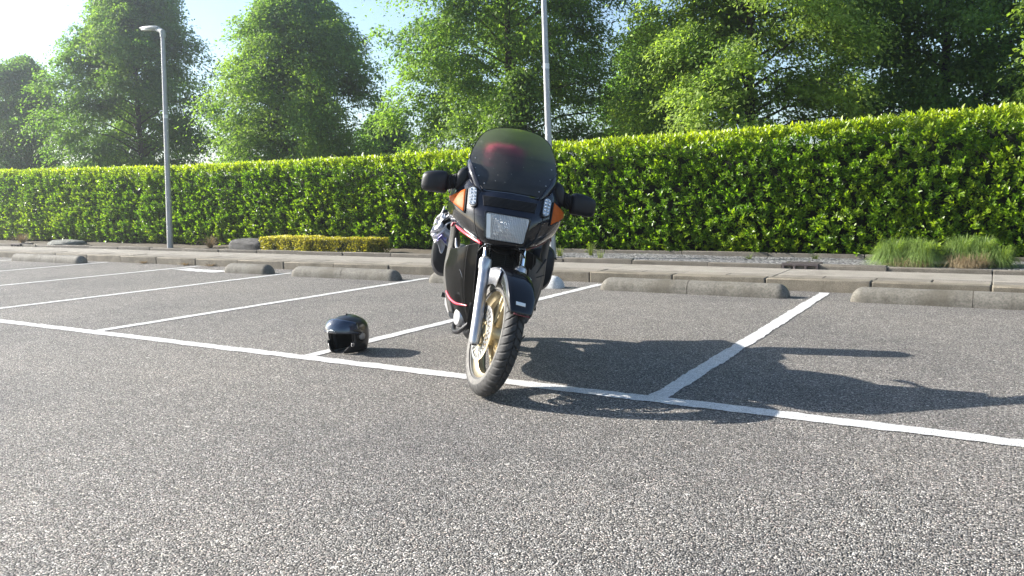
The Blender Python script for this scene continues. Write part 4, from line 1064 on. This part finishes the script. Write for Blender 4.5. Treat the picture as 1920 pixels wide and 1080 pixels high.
hb = mb.build('handlebar', M['satin'], bike)
for s in (-1, 1):
    mb = MB(); mb.tube([(-.655, s * .29, 1.02), (-.715, s * .325, .995)], .018, 14); mb.build('grip', M['rubber'], hb)
# panniers
for s in (-1, 1):
    mb = MB(); rs = []
    for x, k, cz in ((-1.16, .55, .60), (-1.18, .86, .595), (-1.24, 1.0, .59), (-1.60, 1.0, .60), (-1.70, .9, .61), (-1.73, .6, .62)):
        rs.append([(x, s * (.315 + .088 * k * math.copysign(abs(math.cos(t)) ** .55, math.cos(t)) + (.0 if math.sin(t) > 0 else -.025 * abs(math.sin(t)))), cz + .150 * k * math.copysign(abs(math.sin(t)) ** .55, math.sin(t))) for t in np.linspace(0, 2 * math.pi, 32, endpoint=False)])
    mb.rings(rs); pn = mb.build('pannier', M['satin'], bike)
    mb = MB(); mb.tube([(x, s * .408, .665) for x in (-1.22, -1.66)], .006, 8); mb.build('lid_seam', M['matte'], pn)
# rear wheel, swing arm, stands
wheel_set('rear_wheel', np.array([-1.50, 0, .305]), None, .305, .062, bike, .222, .045)
mb = MB(); mb.tube([(-1.0, -.13, .38), (-1.5, -.11, .305)], [.045, .04], 12); mb.build('swing_arm', M['satin'], bike)
foot = np.array([-1.12, .195, .195 * math.tan(LEAN) + .012])
mb = MB(); mb.tube([(-.88, .15, .27), (-1.0, .175, .15), foot], [.014, .012, .011], 10); mb.tube([foot, foot + np.array([-.06, .085, .095])], .005, 8)
st = mb.build('side_stand', M['matte'], bike)
mb = MB(); mb.box(foot + np.array([-.05, -.022, -.012]), foot + np.array([.035, .03, -.004])); mb.build('stand_foot', M['matte'], st, bevel=.002)
mb = MB()
for s in (-1, 1): mb.tube([(-1.02, s * .10, .27), (-1.16, s * .13, .16), (-1.28, s * .16, .15)], .011, 8)
mb.build('centre_stand', M['matte'], bike)

# things carried by the motorcycle
def carried(name, label, cat, loc):
    o = bpy.data.objects.new(name, None); o.matrix_world = bm_ @ Matrix.Translation(loc); o.empty_display_size = .1
    return tag(link(o), label, cat)
tb = carried('luggage_roll', 'red upright luggage bag on the motorcycle tail, seen through the windscreen', 'bag', (-1.60, 0, .90))
mb = MB(); rs = []
for z, k in ((0, .8), (.02, 1), (.18, 1.03), (.33, 1.0), (.385, .88), (.405, .5)):
    rs.append([(.105 * k * math.copysign(abs(math.cos(t)) ** .7, math.cos(t)), .105 * k * math.copysign(abs(math.sin(t)) ** .7, math.sin(t)), z) for t in np.linspace(0, 2 * math.pi, 32, endpoint=False)])
mb.rings(rs); mb.build('bag', M['redcloth'], tb)
mb = MB()
for z in (.12, .27): mb.tube([(.112 * math.copysign(abs(math.cos(t)) ** .7, math.cos(t)), .112 * math.copysign(abs(math.sin(t)) ** .7, math.sin(t)), z) for t in np.linspace(0, 2 * math.pi, 33)], .007, 6)
mb.build('strap', M['matte'], tb)
cb = carried('crumpled_bag', 'crumpled white carrier bag with purple print stuffed beside the motorcycle', 'bag', (-.98, -.335, .70))
def crumple(c, seed, amp=.012, n=14):
    a, b, cc, d = [np.array(q, float) for q in c]; G = []
    for i in range(n + 1):
        u = i / n; row = []
        for j in range(n + 1):
            v = j / n; p = (a * (1 - v) + b * v) * (1 - u) + (d * (1 - v) + cc * v) * u
            row.append(p + np.array([vnoise(p[None], 26, seed + k)[0] for k in range(3)]) * amp + np.array([.02 * math.sin(7 * u + seed), 0, .012 * math.sin(6 * v + seed)]))
        G.append(row)
    return G
mb = MB()
for k, c in enumerate(([(.02, -.02, .185), (.04, .075, .20), (.07, .08, .13), (.05, -.03, .12)], [(.06, -.06, .09), (.05, -.005, .11), (.09, .0, -.01), (.08, -.085, .03)],
                       [(.07, -.02, .085), (.06, .045, .07), (.10, .055, -.035), (.10, -.045, -.02)], [(.05, -.075, .02), (.06, .03, .04), (.09, .01, -.075), (.08, -.05, -.03)], [(.0, -.06, .12), (.0, -.02, .19), (.05, .0, .12), (.04, -.07, .07)])):
    mb.grid(crumple(c, 60 + k))
mb.build('sheet', M['cloth'], cb, solid=.002)
mb = MB(); mb.grid(np.array(crumple([(.098, -.02, .018), (.098, .025, .025), (.106, .03, -.012), (.106, -.025, -.012)], 62, .006, 8)) + np.array([.012, -.004, 0])); mb.build('print', M['purple'], cb)
mb = MB(); mb.rings([sring(x, .02, .10, .055 * k, .085 * k, 2.4, 20) for x, k in ((-.10, .6), (-.08, 1), (.02, 1), (.045, .7))]); mb.build('dark_lining', M['matte'], cb)
mb = MB()
for r, dz in ((.042, 0), (.036, .012)): mb.tube([(.075 + .2 * dz, .045 + r * math.cos(t), .075 + dz * .5 + r * .75 * math.sin(t)) for t in np.linspace(0, 6.283, 28)], .004, 8)
mb.build('rolled_rim', M['cloth'], cb)
mb = MB(); mb.lathe([(.034, 0), (.02, -.012), (.001, -.014)], (.078, .045, .077), (1, 0, 0), 20); mb.build('dark_opening', M['hole'], cb)

# ------------------------------------------------------------------ helmet on the asphalt
hx = lot((-1.10, 5.255, 0)); yaw_h = math.atan2(*(lot((-.50, -.87, 0)).yx))
helm = empty('motorcycle_helmet', (hx.x, hx.y, 0.004), 'black flip-up motorcycle helmet standing on the asphalt by the bay line', 'helmet', None, yaw_h); helm.scale = (1.0, 1.0, 0.91)
def hsurf(ph, z, k=1.0):
    """helmet outline: azimuth ph (0 = face), height z 0..0.262"""
    t = z / .262
    r = (1 - abs((t - .50) / .50) ** 2.7 * (1.0 if t > .5 else .30)) ** .5 if t < 1 else 0
    rx = .148 if abs(ph) > math.pi / 2 else .142; ry = .122
    e = 1 / ((abs(math.cos(ph)) / rx) ** 2.2 + (abs(math.sin(ph)) / ry) ** 2.2) ** (1 / 2.2)
    back = -.022 * max(0, -math.cos(ph)) * max(0, .35 - t) * 2
    return np.array([(e * r + back) * math.cos(ph) * k - .012 * (1 - t), (e * r) * math.sin(ph) * k, z])
na, nz = 120, 60; zs = [.262 * (1 - (1 - i / nz) ** 1.0) for i in range(nz)] + [.2615]
zs = [.262 * math.sin(math.pi / 2 * (i / nz)) ** 1.0 for i in range(nz)] + [.2619]
V = []; F = []
for z in zs:
    for j in range(na): V.append(hsurf(2 * math.pi * (j + .5) / na - math.pi, z))
def in_open(ph, z):
    a = abs(ph)
    if z > .165: return False
    if z > .075: return a < R(62)
    return a < R(62 - 40 * ((.075 - z) / .075) ** .7)
for i in range(len(zs) - 1):
    for j in range(na):
        ph = 2 * math.pi * (j + 1.0) / na - math.pi; ph = (ph + math.pi) % (2 * math.pi) - math.pi
        if in_open(ph, (zs[i] + zs[i + 1]) / 2): continue
        F.append((i * na + j, i * na + (j + 1) % na, (i + 1) * na + (j + 1) % na, (i + 1) * na + j))
mb = MB(); mb.add(V, F); sh = mb.build('shell', M['shell'], helm, solid=.012, off=-1)
# lining
V = []; F = []; zz = np.linspace(.012, .235, 24)
for z in zz:
    for j in range(60): V.append(hsurf(2 * math.pi * j / 60 - math.pi, z, .80))
for i in range(23):
    for j in range(60):
        ph = 2 * math.pi * (j + .5) / 60 - math.pi
        if abs(ph) < R(58) and zz[i] < .165: continue
        F.append((i * 60 + j, i * 60 + (j + 1) % 60, (i + 1) * 60 + (j + 1) % 60, (i + 1) * 60 + j))
mb = MB(); mb.add(V, F); mb.build('lining', M['pad'], helm, solid=.02, off=-1)
# raised face cover (chin bar and visor swung up over the brow)
def patch_h(p0, p1, z0, z1, off, n=26, m=14, dip=0.0):
    G = []
    for i in range(m + 1):
        z = z0 + (z1 - z0) * i / m; row = []
        for j in range(n + 1):
            ph = p0 + (p1 - p0) * j / n; a = abs(ph / max(abs(p0), abs(p1)))
            q = hsurf(ph, min(.2615, z - dip * a ** 2 * (1 - i / m) + .028 * a ** 2 * (i / m) * -1)); c = np.array([0, 0, .13]); d = q - c
            row.append(q + d / np.linalg.norm(d) * off)
        G.append(row)
    return G
mb = MB(); mb.grid(patch_h(R(-72), R(72), .152, .236, .017, dip=.012)); vis = mb.build('visor', M['visor'], helm, solid=.004)
g = patch_h(R(-75), R(75), .149, .158, .014, 30, 3, .012); mb = MB(); mb.grid(g); mb.build('visor_rim', M['matte'], vis, solid=.010)
mb = MB(); mb.grid(patch_h(R(-14), R(10), .166, .174, .0195, 10, 3)); mb.build('mark', M['white'], vis, solid=.001)
# pivots, latch, cheek edge, vents
for s in (-1, 1):
    c = hsurf(s * R(84), .118); n_ = np.array([.10, s, .06]); n_ /= np.linalg.norm(n_)
    mb = MB(); mb.lathe([(.001, .021), (.018, .020), (.025, .015), (.027, .004), (.027, -.01)], c, n_, 28); mb.build('pivot_cap', M['knob'], helm)
    mb = MB(); mb.lathe([(.030, .012), (.036, .010), (.040, -.004)], c, n_, 28); mb.tube([c + n_ * .008 + np.array([.01, 0, .03]), c + n_ * .012 + np.array([.055, -s * .008, .055]), c + n_ * .0 + np.array([.085, -s * .03, .055])], [.014, .012, .009], 10); mb.build('hinge_arm', M['shell'], helm)
    mb = MB(); ed = [hsurf(s * R(62 - 40 * (max(0, .075 - z) / .075) ** .7), z, 1.0) for z in np.linspace(.02, .155, 14)]
    mb.tube(ed, .0065, 8); mb.build('cheek_edge', M['satin'], helm)
    c = hsurf(s * R(52), .066) ; tdir = np.array([-math.sin(s * R(52)), math.cos(s * R(52)), 0]); o_ = np.array([math.cos(s * R(52)), math.sin(s * R(52)), 0])
    mb = MB(); rs = [[c + tdir * a * .012 + np.array([0, 0, 1]) * b * .018 + o_ * d for a, b in ((-1, -1), (1, -1), (1, 1), (-1, 1))] for d in (-.005, .008)]
    mb.rings(rs)
    mb.build('latch_block', M['satin'], helm, bevel=.003)
    mb = MB()
    fr = [c + tdir * a * .007 + np.array([0, 0, 1]) * b * .012 + o_ * .0095 for a, b in ((-1, -1), (1, -1), (1, 1), (-1, 1), (-1, -1))]; mb.tube(fr, .0022, 6); mb.build('latch', M['chrome'], helm)
mb = MB(); mb.rings([[(x, y * k, .246 + h * (1 - (y / .03) ** 2)) for y in np.linspace(-.03, .03, 9)] + [(x, y * k, .235) for y in np.linspace(.03, -.03, 9)] for x, k, h in ((.06, .5, .004), (.03, 1, .017), (-.02, 1.1, .021), (-.07, .9, .010), (-.085, .6, .0))]); mb.build('top_vent', M['shell'], helm)
mb = MB(); mb.tube([hsurf(R(a), .012, .96) for a in np.linspace(24, 336, 60)], .007, 8); mb.build('neck_trim', M['pad'], helm)

# ------------------------------------------------------------------ volume added to stand in for lens glare
t = NT("lens_veil"); pv = t.n("VolumePrincipled"); pv.inputs["Color"].default_value = (0.9, 0.95, 1.0, 1)
pv.inputs["Density"].default_value = 0.0034; pv.inputs["Anisotropy"].default_value = 0.84
t.l(pv.outputs[0], t.out.inputs[1])
mb = MB(); mb.box((-180, -130, -1.1), (140, 180, 12.5)); tag(mb.build('veil', t.m, smooth=False), None, None, None, 'stuff')
